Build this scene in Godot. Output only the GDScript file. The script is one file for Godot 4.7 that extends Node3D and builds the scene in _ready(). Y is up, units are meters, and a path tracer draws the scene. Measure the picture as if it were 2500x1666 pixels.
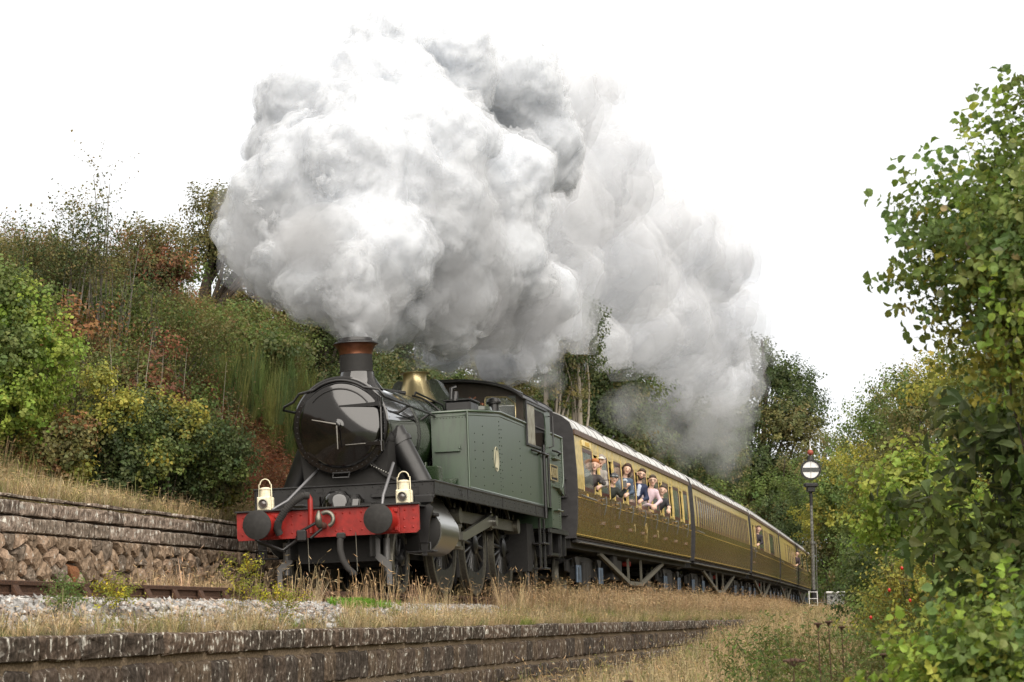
extends Node3D
# A steam tank engine with five coaches coming round a gentle left-hand curve between stone walls.
# World: y = 0 is the top of the rails, the camera stands near the origin and looks along -Z.

const A0 := 0.20685
const CANT := 0.04146
const SMAX := 420.0
var rng := RandomNumberGenerator.new()
var TP := PackedVector3Array()
var TA := PackedFloat32Array()
var MATS := {}
var NOI := {}

# ------------------------------------------------------------------ track curve
func make_track() -> void:
	# one sample per half metre from s = -60; s = 0 is the buffer beam of the engine
	var n := int((SMAX + 60.0) * 2.0)
	TP.resize(n); TA.resize(n)
	var p := Vector3(-2.56, 0, -31.44) - Vector3(sin(A0), 0, -cos(A0)) * 60.0
	for i in n:
		var s := -60.0 + i * 0.5
		var a := A0 if s < 0.0 else A0 - 1e-5 * minf(s, 62.0) ** 2
		if s > 110.0: a -= 0.004 * minf(s - 110.0, 45.0)
		TP[i] = p; TA[i] = a
		p += Vector3(sin(a), 0, -cos(a)) * 0.5
func tpos(s: float) -> Vector3:
	var f := clampf((s + 60.0) * 2.0, 0.0, TP.size() - 2.0)
	var i := int(f)
	return TP[i].lerp(TP[i + 1], f - i)
func tang(s: float) -> float:
	return TA[clampi(int((s + 60.0) * 2.0), 0, TA.size() - 1)]
func tp(s: float, d: float, y: float) -> Vector3:
	var a := tang(s)
	return tpos(s) + Vector3(cos(a), 0, sin(a)) * d + Vector3(0, y, 0)
func carriage_frame(s0: float, s1: float) -> Transform3D:
	var o := tpos(s0)
	var v := tpos(s1) - o
	var a := atan2(v.x, -v.z)
	return Transform3D(Basis(Vector3.UP, -a) * Basis(Vector3.BACK, CANT), o)

# ------------------------------------------------------------------ materials
func noi(key: String, type: int, freq: float, oct: int, stops: Array, seed_ := 1, size := 512, normal := false) -> NoiseTexture2D:
	if NOI.has(key): return NOI[key]
	var t := NoiseTexture2D.new(); t.width = size; t.height = size; t.seamless = true
	var f := FastNoiseLite.new(); f.noise_type = type; f.frequency = freq; f.fractal_octaves = oct; f.seed = seed_
	if type == FastNoiseLite.TYPE_CELLULAR: f.cellular_return_type = FastNoiseLite.RETURN_DISTANCE
	t.noise = f
	if stops:
		var g := Gradient.new(); var o := PackedFloat32Array(); var c := PackedColorArray()
		for s in stops: o.append(s[0]); c.append(s[1])
		g.offsets = o; g.colors = c; t.color_ramp = g
	t.as_normal_map = normal
	NOI[key] = t
	return t
func gray(v: float) -> Color: return Color(v, v, v)
func mat(key: String, col: Color, rough := 0.6, metal := 0.0, opt := {}) -> StandardMaterial3D:
	if MATS.has(key): return MATS[key]
	var m := StandardMaterial3D.new(); m.resource_name = key
	m.albedo_color = col; m.roughness = rough; m.metallic = metal
	if opt.has("tex"): m.albedo_texture = opt.tex
	if opt.has("rtex"): m.roughness_texture = opt.rtex
	if opt.has("bump"): m.heightmap_enabled = true; m.heightmap_texture = opt.bump; m.heightmap_scale = opt.get("bs", 1.0)
	if opt.has("scale"): m.uv1_triplanar = true; m.uv1_world_triplanar = opt.get("world", false); m.uv1_scale = Vector3.ONE * opt.scale
	if opt.has("sx"): m.uv1_scale = opt.sx
	if opt.has("vc"): m.vertex_color_use_as_albedo = true
	if opt.has("back"): m.backlight_enabled = true; m.backlight = gray(opt.back)
	if opt.has("coat"): m.clearcoat_enabled = true; m.clearcoat = opt.coat; m.clearcoat_roughness = opt.get("cr", 0.1)
	if opt.has("alpha"): m.transparency = BaseMaterial3D.TRANSPARENCY_ALPHA; m.albedo_color.a = opt.alpha
	if opt.has("spec"): m.metallic_specular = opt.spec
	MATS[key] = m
	return m
func dusty(lo: float, hi: float, seed_: int) -> Array:
	return [[0.0, gray(lo)], [0.45, gray(lerpf(lo, hi, 0.6))], [1.0, gray(hi)]]

# ------------------------------------------------------------------ mesh helpers (corners counter-clockwise seen from outside)
func st() -> SurfaceTool:
	var s := SurfaceTool.new(); s.begin(Mesh.PRIMITIVE_TRIANGLES); s.set_smooth_group(-1)
	return s
func tri(s: SurfaceTool, a: Vector3, b: Vector3, c: Vector3) -> void:
	s.add_vertex(a); s.add_vertex(c); s.add_vertex(b)
func quad(s: SurfaceTool, a: Vector3, b: Vector3, c: Vector3, d: Vector3) -> void:
	s.add_vertex(a); s.add_vertex(c); s.add_vertex(b)
	s.add_vertex(a); s.add_vertex(d); s.add_vertex(c)
func box(s: SurfaceTool, c: Vector3, size: Vector3, bev := 0.0, b := Basis()) -> void:
	s.set_smooth_group(-1)
	var h := size * 0.5
	bev = minf(bev, minf(h.x, minf(h.y, h.z)) * 0.9)
	var V := func(k: int, sg: Vector3) -> Vector3:
		var q := (h - Vector3.ONE * bev); q[k] = h[k]
		return c + b * (q * sg)
	for k in 3:
		var u := (k + 1) % 3; var v := (k + 2) % 3
		for sg in [1.0, -1.0]:
			var P := []
			for e in [[1, 1], [-1, 1], [-1, -1], [1, -1]]:
				var g := Vector3.ZERO; g[k] = sg; g[u] = e[0]; g[v] = e[1]
				P.append(V.call(k, g))
			if sg > 0: quad(s, P[0], P[1], P[2], P[3])
			else: quad(s, P[3], P[2], P[1], P[0])
			if bev > 0.0:   # the edge between faces +-k and +-u
				for sg2 in [1.0, -1.0]:
					var g1 := Vector3.ZERO; g1[k] = sg; g1[u] = sg2; g1[v] = 1
					var g2 := g1; g2[v] = -1
					if sg * sg2 > 0: quad(s, V.call(k, g1), V.call(k, g2), V.call(u, g2), V.call(u, g1))
					else: quad(s, V.call(k, g2), V.call(k, g1), V.call(u, g1), V.call(u, g2))
	if bev > 0.0:
		for x in [1.0, -1.0]:
			for y in [1.0, -1.0]:
				for z in [1.0, -1.0]:
					var g := Vector3(x, y, z)
					if x * y * z > 0: tri(s, V.call(0, g), V.call(1, g), V.call(2, g))
					else: tri(s, V.call(0, g), V.call(2, g), V.call(1, g))
func tube(s: SurfaceTool, pts: Array, r: Variant, seg := 8, caps := true) -> void:
	var R := []; var n := pts.size()
	for i in n: R.append(r[i] if r is Array else r)
	var t0: Vector3 = (pts[1] - pts[0]).normalized()
	var nn := t0.cross(Vector3.UP if absf(t0.y) < 0.9 else Vector3.RIGHT).normalized()
	var rings := []
	for i in n:
		var t: Vector3 = (pts[mini(i + 1, n - 1)] - pts[maxi(i - 1, 0)]).normalized()
		nn = (nn - t * nn.dot(t)).normalized()
		var bb := t.cross(nn); var ring := []
		for j in seg:
			var a := TAU * j / seg
			ring.append(pts[i] + (nn * cos(a) + bb * sin(a)) * R[i])
		rings.append(ring)
	s.set_smooth_group(1)
	for i in n - 1:
		for j in seg:
			var k := (j + 1) % seg
			quad(s, rings[i][j], rings[i][k], rings[i + 1][k], rings[i + 1][j])
	if caps:
		s.set_smooth_group(-1)
		for j in range(1, seg - 1):
			tri(s, rings[0][0], rings[0][j + 1], rings[0][j])
			tri(s, rings[n - 1][0], rings[n - 1][j], rings[n - 1][j + 1])
func lathe(s: SurfaceTool, prof: Array, o: Vector3, ax: Vector3, seg := 24, a0 := 0.0, a1 := TAU) -> void:
	ax = ax.normalized()
	var nn := ax.cross(Vector3.UP if absf(ax.y) < 0.9 else Vector3.RIGHT).normalized()
	var bb := ax.cross(nn)
	var grp := 1
	for i in prof.size() - 1:
		var p: Vector2 = prof[i]; var q: Vector2 = prof[i + 1]
		if i > 0 and absf((q - p).angle_to(p - prof[i - 1])) > 0.65: grp += 1
		s.set_smooth_group(grp)
		for j in seg:
			var u := a0 + (a1 - a0) * j / seg; var v := a0 + (a1 - a0) * (j + 1) / seg
			var du := nn * cos(u) + bb * sin(u); var dv := nn * cos(v) + bb * sin(v)
			var a := o + ax * p.y + du * p.x; var b := o + ax * p.y + dv * p.x
			var c := o + ax * q.y + dv * q.x; var d := o + ax * q.y + du * q.x
			if p.x < 1e-5: tri(s, a, c, d)
			elif q.x < 1e-5: tri(s, a, b, c)
			else: quad(s, a, b, c, d)
	s.set_smooth_group(-1)
func prism(s: SurfaceTool, poly: Array, o: Vector3, ux: Vector3, uy: Vector3, dz: Vector3, smooth := false) -> void:
	# polygon counter-clockwise in (ux, uy); dz points to the far cap
	var P := PackedVector2Array(poly)
	if Geometry2D.is_polygon_clockwise(P): P.reverse()
	var flip := ux.cross(uy).dot(dz) > 0.0
	var at := func(i: int, k: float) -> Vector3: return o + ux * P[i].x + uy * P[i].y + dz * k
	var T := Geometry2D.triangulate_polygon(P)
	var n := P.size()
	s.set_smooth_group(-1)
	for i in range(0, T.size(), 3):
		var a: int = T[i]; var b: int = T[i + 1]; var c: int = T[i + 2]
		if (P[b] - P[a]).cross(P[c] - P[a]) < 0.0: var w := b; b = c; c = w
		if flip:
			tri(s, at.call(a, 0), at.call(c, 0), at.call(b, 0)); tri(s, at.call(a, 1), at.call(b, 1), at.call(c, 1))
		else:
			tri(s, at.call(a, 0), at.call(b, 0), at.call(c, 0)); tri(s, at.call(a, 1), at.call(c, 1), at.call(b, 1))
	if smooth: s.set_smooth_group(2)
	for i in n:
		var k := (i + 1) % n
		if flip: quad(s, at.call(i, 0), at.call(k, 0), at.call(k, 1), at.call(i, 1))
		else: quad(s, at.call(k, 0), at.call(i, 0), at.call(i, 1), at.call(k, 1))
	s.set_smooth_group(-1)
func ball(s: SurfaceTool, c: Vector3, r: Vector3, seg := 10, rings := 6) -> void:
	s.set_smooth_group(3)
	var P := func(i: int, j: int) -> Vector3:
		var t := PI * i / rings; var a := TAU * j / seg
		return c + Vector3(sin(t) * cos(a) * r.x, -cos(t) * r.y, -sin(t) * sin(a) * r.z)
	for i in rings:
		for j in seg:
			if i > 0: tri(s, P.call(i, j), P.call(i, j + 1), P.call(i + 1, j + 1))
			if i < rings - 1: tri(s, P.call(i, j), P.call(i + 1, j + 1), P.call(i + 1, j))
	s.set_smooth_group(-1)
func rivets(s: SurfaceTool, pts: Array, nrm: Vector3, r := 0.012) -> void:
	var u := nrm.cross(Vector3.UP if absf(nrm.y) < 0.9 else Vector3.RIGHT).normalized()
	var v := nrm.cross(u)
	s.set_smooth_group(-1)
	for p in pts:
		var top: Vector3 = p + nrm * r * 0.8
		for j in 6:
			var a := TAU * j / 6; var b := TAU * (j + 1) / 6
			tri(s, p + (u * cos(a) + v * sin(a)) * r, p + (u * cos(b) + v * sin(b)) * r, top)
func fin(called: String, s: SurfaceTool, m: Material, parent: Node = null, at := Vector3.ZERO) -> MeshInstance3D:
	s.generate_normals()
	var o := MeshInstance3D.new(); o.name = called; o.mesh = s.commit(); o.material_override = m; o.position = at
	(parent if parent else self).add_child(o, true)
	return o
func put(called: String, mesh: Mesh, m: Material, parent: Node, xf := Transform3D()) -> MeshInstance3D:
	var o := MeshInstance3D.new(); o.name = called; o.mesh = mesh; o.material_override = m; o.transform = xf
	(parent if parent else self).add_child(o, true)
	return o
func tag(o: Node, label := "", category := "", group := "", kind := "") -> Node:
	if label: o.set_meta("label", label)
	if category: o.set_meta("category", category)
	if group: o.set_meta("group", group)
	if kind: o.set_meta("kind", kind)
	return o
func thing(called: String, label: String, category: String, xf := Transform3D(), group := "") -> Node3D:
	var o := Node3D.new(); o.name = called; o.transform = xf; add_child(o, true)
	tag(o, label, category, group)
	return o
func scatter(called: String, mesh: Mesh, X: Array, C: PackedColorArray, m: Material, parent: Node = null) -> MultiMeshInstance3D:
	var mm := MultiMesh.new(); mm.transform_format = MultiMesh.TRANSFORM_3D; mm.use_colors = true; mm.mesh = mesh; mm.instance_count = X.size()
	for i in X.size():
		mm.set_instance_transform(i, X[i]); mm.set_instance_color(i, C[i])
	var o := MultiMeshInstance3D.new(); o.name = called; o.multimesh = mm; o.material_override = m
	(parent if parent else self).add_child(o, true)
	return o
func text(called: String, words_: String, size: float, depth: float, m: Material, parent: Node, xf: Transform3D, font := "Droid Sans") -> MeshInstance3D:
	var t := TextMesh.new(); t.text = words_; t.font_size = 32; t.pixel_size = size / 32.0; t.depth = depth
	var f := SystemFont.new(); f.font_names = PackedStringArray([font]); f.font_weight = 700; t.font = f
	return put(called, t, m, parent, xf)
func arc(c: Vector3, u: Vector3, v: Vector3, r: float, a0: float, a1: float, n: int) -> Array:
	var P := []
	for i in n + 1:
		var a := lerpf(a0, a1, float(i) / n)
		P.append(c + (u * cos(a) + v * sin(a)) * r)
	return P
func P3(x: float, y: float, zb: float) -> Vector3: return Vector3(x, y, -zb)   # zb runs backwards along the train

# ------------------------------------------------------------------ fields meshed as surface nets
const EDGE := [[0,1],[2,3],[4,5],[6,7],[0,2],[1,3],[4,6],[5,7],[0,4],[1,5],[2,6],[3,7]]
func nets(F: PackedFloat32Array, n: Vector3i, org: Vector3, cell: float, iso: float, tint = null) -> ArrayMesh:
	var sy := n.x; var sz := n.x * n.y
	var idx := PackedInt32Array(); idx.resize(F.size()); idx.fill(-1)
	var V := PackedVector3Array(); var N := PackedVector3Array(); var I := PackedInt32Array(); var C := PackedColorArray()
	var off := [0, 1, sy, sy + 1, sz, sz + 1, sz + sy, sz + sy + 1]
	var B := PackedByteArray(); B.resize(F.size())
	for i in F.size():
		if F[i] < iso: B[i] = 1
	var act := PackedInt32Array()
	for z in range(1, n.z - 2):
		for y in range(1, n.y - 2):
			var b := z * sz + y * sy
			for x in range(1, n.x - 2):
				var q := b + x
				var s := B[q] + B[q + 1] + B[q + sy] + B[q + sy + 1] + B[q + sz] + B[q + sz + 1] + B[q + sz + sy] + B[q + sz + sy + 1]
				if s != 0 and s != 8: act.append(q)
	for b in act:
		var p := Vector3.ZERO; var c := 0
		for e in EDGE:
			var a: float = F[b + off[e[0]]] - iso
			var d: float = F[b + off[e[1]]] - iso
			if (a < 0.0) != (d < 0.0):
				var t := a / (a - d)
				p += Vector3(e[0] & 1, (e[0] >> 1) & 1, e[0] >> 2).lerp(Vector3(e[1] & 1, (e[1] >> 1) & 1, e[1] >> 2), t); c += 1
		idx[b] = V.size()
		var w := org + (Vector3(b % sy, (b / sy) % n.y, b / sz) + p / c) * cell
		V.append(w)
		N.append(Vector3(F[b + 1] - F[b - 1] + F[b + 2] - F[b], F[b + sy] - F[b - sy] + F[b + 2 * sy] - F[b], F[b + sz] - F[b - sz] + F[b + 2 * sz] - F[b]).normalized())
		if tint != null: C.append((tint as Callable).call(w))
	for b in act:
		var a := B[b]
		for ax in 3:
			var d: int = 1 if ax == 0 else (sy if ax == 1 else sz)
			if a != B[b + d]:
				var u: int = sy if ax == 0 else (sz if ax == 1 else 1)
				var v: int = sz if ax == 0 else (1 if ax == 1 else sy)
				var p0 := idx[b]; var p1 := idx[b - u]; var p2 := idx[b - u - v]; var p3 := idx[b - v]
				if p1 < 0 or p2 < 0 or p3 < 0: continue
				if a: I.append_array([p0, p2, p1, p0, p3, p2])
				else: I.append_array([p0, p1, p2, p0, p2, p3])
	var A := []; A.resize(Mesh.ARRAY_MAX); A[0] = V; A[1] = N; A[Mesh.ARRAY_INDEX] = I
	if tint != null: A[Mesh.ARRAY_COLOR] = C
	var m := ArrayMesh.new(); m.add_surface_from_arrays(Mesh.PRIMITIVE_TRIANGLES, A)
	return m

# ------------------------------------------------------------------ steam
func plume(L: Array, cell: float, amp: float, freq: float, seed_: int, q_ := 1.0) -> Array:
	# [field, size, origin]: lobes joined smoothly, their skin pushed in and out by billows
	var lo := Vector3.ONE * 1e6; var hi := -lo
	for l in L:
		lo = lo.min(Vector3(l[0], l[1], l[2]) - Vector3.ONE * (l[3] + 0.55 * q_)); hi = hi.max(Vector3(l[0], l[1], l[2]) + Vector3.ONE * (l[3] + 0.55 * q_))
	var n := Vector3i(((hi - lo) / cell).ceil()) + Vector3i.ONE * 2
	var S := PackedFloat32Array(); S.resize(n.x * n.y * n.z)
	var kk := 0.12 * q_
	for l in L:
		var c := (Vector3(l[0], l[1], l[2]) - lo) / cell; var r: float = l[3] / cell
		var R := r + 0.5 * q_ / cell; var R2 := R * R
		for z in range(maxi(0, int(c.z - R)), mini(n.z, int(c.z + R) + 1)):
			for y in range(maxi(0, int(c.y - R)), mini(n.y, int(c.y + R) + 1)):
				var q := (z - c.z) * (z - c.z) + (y - c.y) * (y - c.y)
				if q > R2: continue
				var b := (z * n.y + y) * n.x
				var w := sqrt(R2 - q)
				for x in range(maxi(0, int(c.x - w)), mini(n.x, int(c.x + w) + 1)):
					S[b + x] += exp((r - sqrt(q + (x - c.x) * (x - c.x))) * cell / kk)
	var ce := FastNoiseLite.new(); ce.noise_type = FastNoiseLite.TYPE_CELLULAR; ce.cellular_return_type = FastNoiseLite.RETURN_DISTANCE; ce.frequency = freq; ce.fractal_octaves = 3; ce.fractal_gain = 0.5; ce.seed = seed_
	ce.domain_warp_enabled = true; ce.domain_warp_amplitude = 0.4 / freq; ce.domain_warp_frequency = 0.7 * freq; ce.domain_warp_fractal_octaves = 2
	var F := PackedFloat32Array(); F.resize(S.size()); F.fill(1.0)
	var i := 0
	for z in n.z:
		for y in n.y:
			for x in n.x:
				var s := S[i]
				if s > 0.02:
					var d := -kk * log(s)
					if d > -0.8 * q_:
						d += (ce.get_noise_3d(lo.x + x * cell, lo.y + y * cell, lo.z + z * cell) + 0.62) * amp
					F[i] = d
				i += 1
	return [F, n, lo]
func roughen(f: Array, cell: float, amp: float, freq: float, seed_: int) -> PackedFloat32Array:
	# the same field with a ripple of its own, so that the layers of the steam do not run parallel
	var nz := FastNoiseLite.new(); nz.frequency = freq; nz.seed = seed_; nz.fractal_octaves = 3
	var F: PackedFloat32Array = f[0].duplicate(); var n: Vector3i = f[1]; var lo: Vector3 = f[2]
	for i in F.size():
		var v := F[i]
		if v > -2.0 and v < 0.95:
			F[i] = v + amp * nz.get_noise_3d(lo.x + (i % n.x) * cell, lo.y + ((i / n.x) % n.y) * cell, lo.z + (i / (n.x * n.y)) * cell)
	return F
func steam_mat(key: String, shade: Color, alpha: float, lo: float, scale: float, shift: float, a0 := 0.25, a1 := 0.7) -> StandardMaterial3D:
	var m := StandardMaterial3D.new(); m.resource_name = key
	m.albedo_color = Color(shade.r, shade.g, shade.b, alpha); m.roughness = 1.0; m.specular_mode = BaseMaterial3D.SPECULAR_DISABLED
	m.backlight_enabled = true; m.backlight = Color.WHITE
	if alpha < 1.0:
		m.transparency = BaseMaterial3D.TRANSPARENCY_ALPHA
		m.albedo_texture = noi("wisp%s%s" % [lo, a0], FastNoiseLite.TYPE_SIMPLEX_SMOOTH, 0.008, 3, [[a0, Color(1, 1, 1, lo)], [a1, Color(1, 1, 1, 1)]], 7)
	else:
		m.albedo_texture = noi("puff", FastNoiseLite.TYPE_SIMPLEX_SMOOTH, 0.01, 5, [[0.2, gray(0.9)], [0.7, gray(1.0)]], 9)
	m.uv1_triplanar = true; m.uv1_scale = Vector3.ONE * scale; m.uv1_offset = Vector3.ONE * shift
	return m

# ------------------------------------------------------------------ people: one smooth skin round tapered bones
func figure(bones: Array, paints: Array, cell: float, blend := 0.02) -> ArrayMesh:
	# bones: [from, to, radius, radius, colour]; paints: [centre, radius, colour]
	var lo := Vector3.ONE * 1e6; var hi := -lo
	for b in bones:
		var R := Vector3.ONE * (maxf(b[2], b[3]) + 0.06)
		lo = lo.min(b[0] - R).min(b[1] - R); hi = hi.max(b[0] + R).max(b[1] + R)
	var n := Vector3i(((hi - lo) / cell).ceil()) + Vector3i.ONE * 2
	var S := PackedFloat32Array(); S.resize(n.x * n.y * n.z)
	for b in bones:
		var a: Vector3 = b[0]; var ab: Vector3 = b[1] - b[0]; var l2 := maxf(ab.length_squared(), 1e-9)
		var ra: float = b[2]; var rb: float = b[3]
		var R := Vector3.ONE * (maxf(ra, rb) + 0.05)
		var l := Vector3i((a.min(b[1]) - R - lo) / cell).max(Vector3i.ZERO); var h := Vector3i((a.max(b[1]) + R - lo) / cell).min(n - Vector3i.ONE)
		for z in range(l.z, h.z + 1):
			for y in range(l.y, h.y + 1):
				for x in range(l.x, h.x + 1):
					var p := lo + Vector3(x, y, z) * cell - a
					var t := clampf(p.dot(ab) / l2, 0.0, 1.0)
					var d := (p - ab * t).length() - lerpf(ra, rb, t)
					if d < 0.05: S[(z * n.y + y) * n.x + x] += exp(-d / (blend * 0.5))
	for i in S.size():
		S[i] = -blend * 0.5 * log(S[i]) if S[i] > 1e-4 else 0.2
	var tint := func(w: Vector3) -> Color:
		for p in paints:
			if (w - p[0]).length() < p[1]: return p[2]
		var best := 9.0; var col := Color.WHITE
		for b in bones:
			var ab: Vector3 = b[1] - b[0]
			var t := clampf((w - b[0]).dot(ab) / maxf(ab.length_squared(), 1e-9), 0.0, 1.0)
			var d: float = (w - b[0] - ab * t).length() - lerpf(b[2], b[3], t)
			if d < best: best = d; col = b[4]
		return col
	return nets(S, n, lo, cell, 0.0, tint)

# ------------------------------------------------------------------ foliage
func lin(r: float, g: float, b: float) -> Color: return Color(r, g, b)   # real-world base colours, linear
func leaf_sprig(n: int, length: float, leaf: float, wide: float, droop: float, seed_: int, fine := false, stalk := 0.004) -> ArrayMesh:
	# a twig along +Y with n leaves set round it; fine leaves have eight faces and a fold, plain ones two
	var g := RandomNumberGenerator.new(); g.seed = seed_
	var s := SurfaceTool.new(); s.begin(Mesh.PRIMITIVE_TRIANGLES)
	s.set_smooth_group(-1)
	s.set_color(Color(0.7, 0.55, 0.4))
	if stalk > 0.0:
		for k in 3:
			var a := TAU * k / 3.0; var b := TAU * (k + 1) / 3.0
			tri(s, Vector3(cos(a), 0, -sin(a)) * stalk, Vector3(cos(b), 0, -sin(b)) * stalk, Vector3(0, length, 0))
	for i in n:
		var y := length * (0.15 + 0.85 * i / maxf(n - 1, 1)) + g.randf_range(-0.03, 0.03) * length
		var az := i * 2.4 + g.randf_range(-0.6, 0.6)
		var up := g.randf_range(-0.3, 0.75) - droop
		var dir := Vector3(cos(az) * cos(up), sin(up), sin(az) * cos(up))
		var sidev := dir.cross(Vector3.UP.rotated(dir, g.randf_range(-0.9, 0.9))).normalized()
		var nor := sidev.cross(dir)
		var sc := g.randf_range(0.65, 1.2)
		var L := leaf * sc; var W := wide * sc * 0.5
		var o := Vector3(0, y, 0) + dir * leaf * 0.25
		var k := g.randf_range(0.72, 1.25)
		s.set_color(Color(k * g.randf_range(0.9, 1.15), k, k * g.randf_range(0.8, 1.1)))
		var fold := nor * W * g.randf_range(0.15, 0.5)
		var tip := o + dir * L - nor * L * g.randf_range(0.0, 0.35)
		if fine:
			var m1 := o + dir * L * 0.33; var m2 := o + dir * L * 0.7 - nor * L * 0.06
			for sg in [1.0, -1.0]:
				var e0: Vector3 = o + dir * L * 0.12 + sidev * W * 0.55 * sg + fold * 0.4
				var e1: Vector3 = o + dir * L * 0.38 + sidev * W * sg + fold
				var e2: Vector3 = o + dir * L * 0.72 + sidev * W * 0.72 * sg + fold * 0.7
				for t in [[o, e0, m1], [e0, e1, m1], [m1, e1, m2], [e1, e2, m2], [m2, e2, tip]]:
					if sg > 0: tri(s, t[0], t[1], t[2])
					else: tri(s, t[0], t[2], t[1])
		else:
			var l := o + dir * L * 0.45 + sidev * W + fold; var r := o + dir * L * 0.45 - sidev * W + fold
			tri(s, o, l, tip); tri(s, o, tip, r)
	s.generate_normals()
	return s.commit()
func sprig_basis(out_dir: Vector3, size: float, loose := 0.7) -> Basis:
	var y := (out_dir.normalized() + Vector3(rng.randf_range(-1, 1), rng.randf_range(-0.6, 1), rng.randf_range(-1, 1)) * loose).normalized()
	var x := y.cross(Vector3(rng.randf_range(-1, 1), rng.randf_range(-1, 1), rng.randf_range(-1, 1))).normalized()
	return Basis(x, y, x.cross(y)) * Basis.from_scale(Vector3.ONE * size)
func pick(pal: Array) -> Color:
	var c: Color = pal[rng.randi() % pal.size()]
	var k := rng.randf_range(0.75, 1.3)
	return Color(c.r * k * rng.randf_range(0.9, 1.12), c.g * k, c.b * k * rng.randf_range(0.85, 1.1))
func limb(s: SurfaceTool, a: Vector3, b: Vector3, r0: float, r1: float, bend: float, seg := 6) -> Array:
	var P := []; var R := []
	var side := Vector3(rng.randf_range(-1, 1), rng.randf_range(-0.3, 0.6), rng.randf_range(-1, 1)) * bend * (b - a).length()
	for i in 6:
		var t := i / 5.0
		P.append(a.lerp(b, t) + side * sin(t * PI) * 0.5 + Vector3(rng.randf_range(-1, 1), 0, rng.randf_range(-1, 1)) * r0 * 0.4 * t); R.append(lerpf(r0, r1, t))
	tube(s, P, R, seg, false)
	return P
# o: called, label, category, group, at, h (height), r (crown half-widths), y0 (crown bottom, share of h), clumps, n (sprigs), rc (clump radius, share of r),
# mesh, size, pal, trunk (radius), bark, lean, stems, limbs, mat
func plant(o: Dictionary) -> Node3D:
	var t := thing(o.called, o.label, o.category, Transform3D(Basis(), o.at), o.get("group", ""))
	var h: float = o.h; var r: Vector3 = o.r; var y0: float = o.get("y0", 0.15)
	var lean: Vector3 = o.get("lean", Vector3.ZERO)
	var mid := Vector3(0, h * (y0 + 1.0) * 0.5, 0) + lean
	var half := Vector3(r.x, h * (1.0 - y0) * 0.5, r.z)
	var K: int = o.get("clumps", 14)
	var cl := []
	for i in K:
		var v := Vector3.ZERO
		for tries in 20:
			v = Vector3(rng.randf_range(-1, 1), rng.randf_range(-1, 1), rng.randf_range(-1, 1))
			if v.length() < 1.0 and v.length() > 0.35: break
		v = v.normalized() * pow(v.length(), 0.6)
		if o.has("taper"): var f: float = 1.0 - o.taper * (v.y * 0.5 + 0.5); v.x *= f; v.z *= f
		cl.append(mid + v * half * 0.82)
	var s := st()
	var tr: float = o.get("trunk", 0.1)
	var bark: Material = o.get("bark", mat("bark", Color(0.33, 0.29, 0.25), 0.95, 0.0, {"tex": noi("barktex", FastNoiseLite.TYPE_SIMPLEX_SMOOTH, 0.03, 4, [[0.2, gray(0.45)], [0.8, gray(1.0)]], 5), "scale": 2.5}))
	var ns: int = o.get("stems", 1)
	for k in ns:
		var b0 := Vector3(rng.randf_range(-1, 1), 0, rng.randf_range(-1, 1)) * (0.0 if ns == 1 else r.x * 0.3)
		var top := Vector3(0, h * 0.9, 0) + lean + (Vector3.ZERO if ns == 1 else Vector3(rng.randf_range(-1, 1) * r.x, -rng.randf() * h * 0.3, rng.randf_range(-1, 1) * r.z) * 0.6)
		var P := limb(s, b0 - Vector3(0, 0.4, 0), top, tr, tr * 0.18, o.get("bend", 0.08), 7)
		for i in cl.size():
			if i % ns != k: continue
			var c: Vector3 = cl[i]
			var j := clampi(int(clampf((c.y / h) * 5.0 - 1.3, 0.0, 4.0)), 0, 4)
			limb(s, P[j], c, tr * (0.5 - 0.07 * j), tr * 0.08, 0.18, 5)
	fin("trunk" if o.category == "tree" else "stems", s, bark, t)
	var out_leaves: int = o.get("single", 0)
	var X := []; var C := PackedColorArray()
	var n: int = o.n; var rc: float = o.get("rc", 0.42)
	var pal: Array = o.pal
	for i in n:
		var ci := rng.randi() % K
		var c: Vector3 = cl[ci]
		var v := Vector3(rng.randfn(), rng.randfn() * 0.8, rng.randfn()) * 0.55
		if v.length() > 1.25: v = v.normalized() * rng.randf_range(0.6, 1.25)
		var p := c + v * rc * Vector3(r.x, minf(r.x, half.y), r.z)
		X.append(Transform3D(sprig_basis(v + Vector3(0, 0.35, 0), o.get("size", 1.0) * rng.randf_range(0.7, 1.25), o.get("loose", 0.7)), p))
		C.append(pick(pal[ci % pal.size()] if pal[0] is Array else pal))
	tag(scatter("crown" if o.category == "tree" else "foliage", o.mesh, X, C, o.get("mat", leaf_mat()), t), "", "", "", "stuff")
	if out_leaves > 0:   # the leaves that can be told apart one by one, on the outside towards the viewer
		var LM := []
		for i in 3: LM.append(leaf_sprig(1, 0.001, 0.055, 0.047, 0.2, 90 + i, true, 0.0))
		var made := 0
		while made < out_leaves:
			var c: Vector3 = cl[rng.randi() % K]
			var v := Vector3(rng.randfn() - 0.35, rng.randfn() * 0.8 + 0.2, absf(rng.randfn())).normalized() * rng.randf_range(1.0, 1.5)
			var p := c + v * rc * Vector3(r.x, minf(r.x, half.y), r.z)
			var q := rng.randi() % 5
			put("leaf", LM[made % 3], mat("single_leaf_%d" % q, [lin(0.16, 0.22, 0.05), lin(0.2, 0.25, 0.06), lin(0.13, 0.18, 0.045), lin(0.24, 0.25, 0.06), lin(0.24, 0.18, 0.07)][q].linear_to_srgb(), 0.5, 0.0, {"back": 0.7, "spec": 0.4}), t, Transform3D(sprig_basis(v, rng.randf_range(0.7, 1.2), 1.0), p))
			made += 1
	return t
func leaf_mat() -> StandardMaterial3D:
	return mat("leaf", Color.WHITE, 0.55, 0.0, {"vc": true, "back": 0.95, "spec": 0.4})
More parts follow.
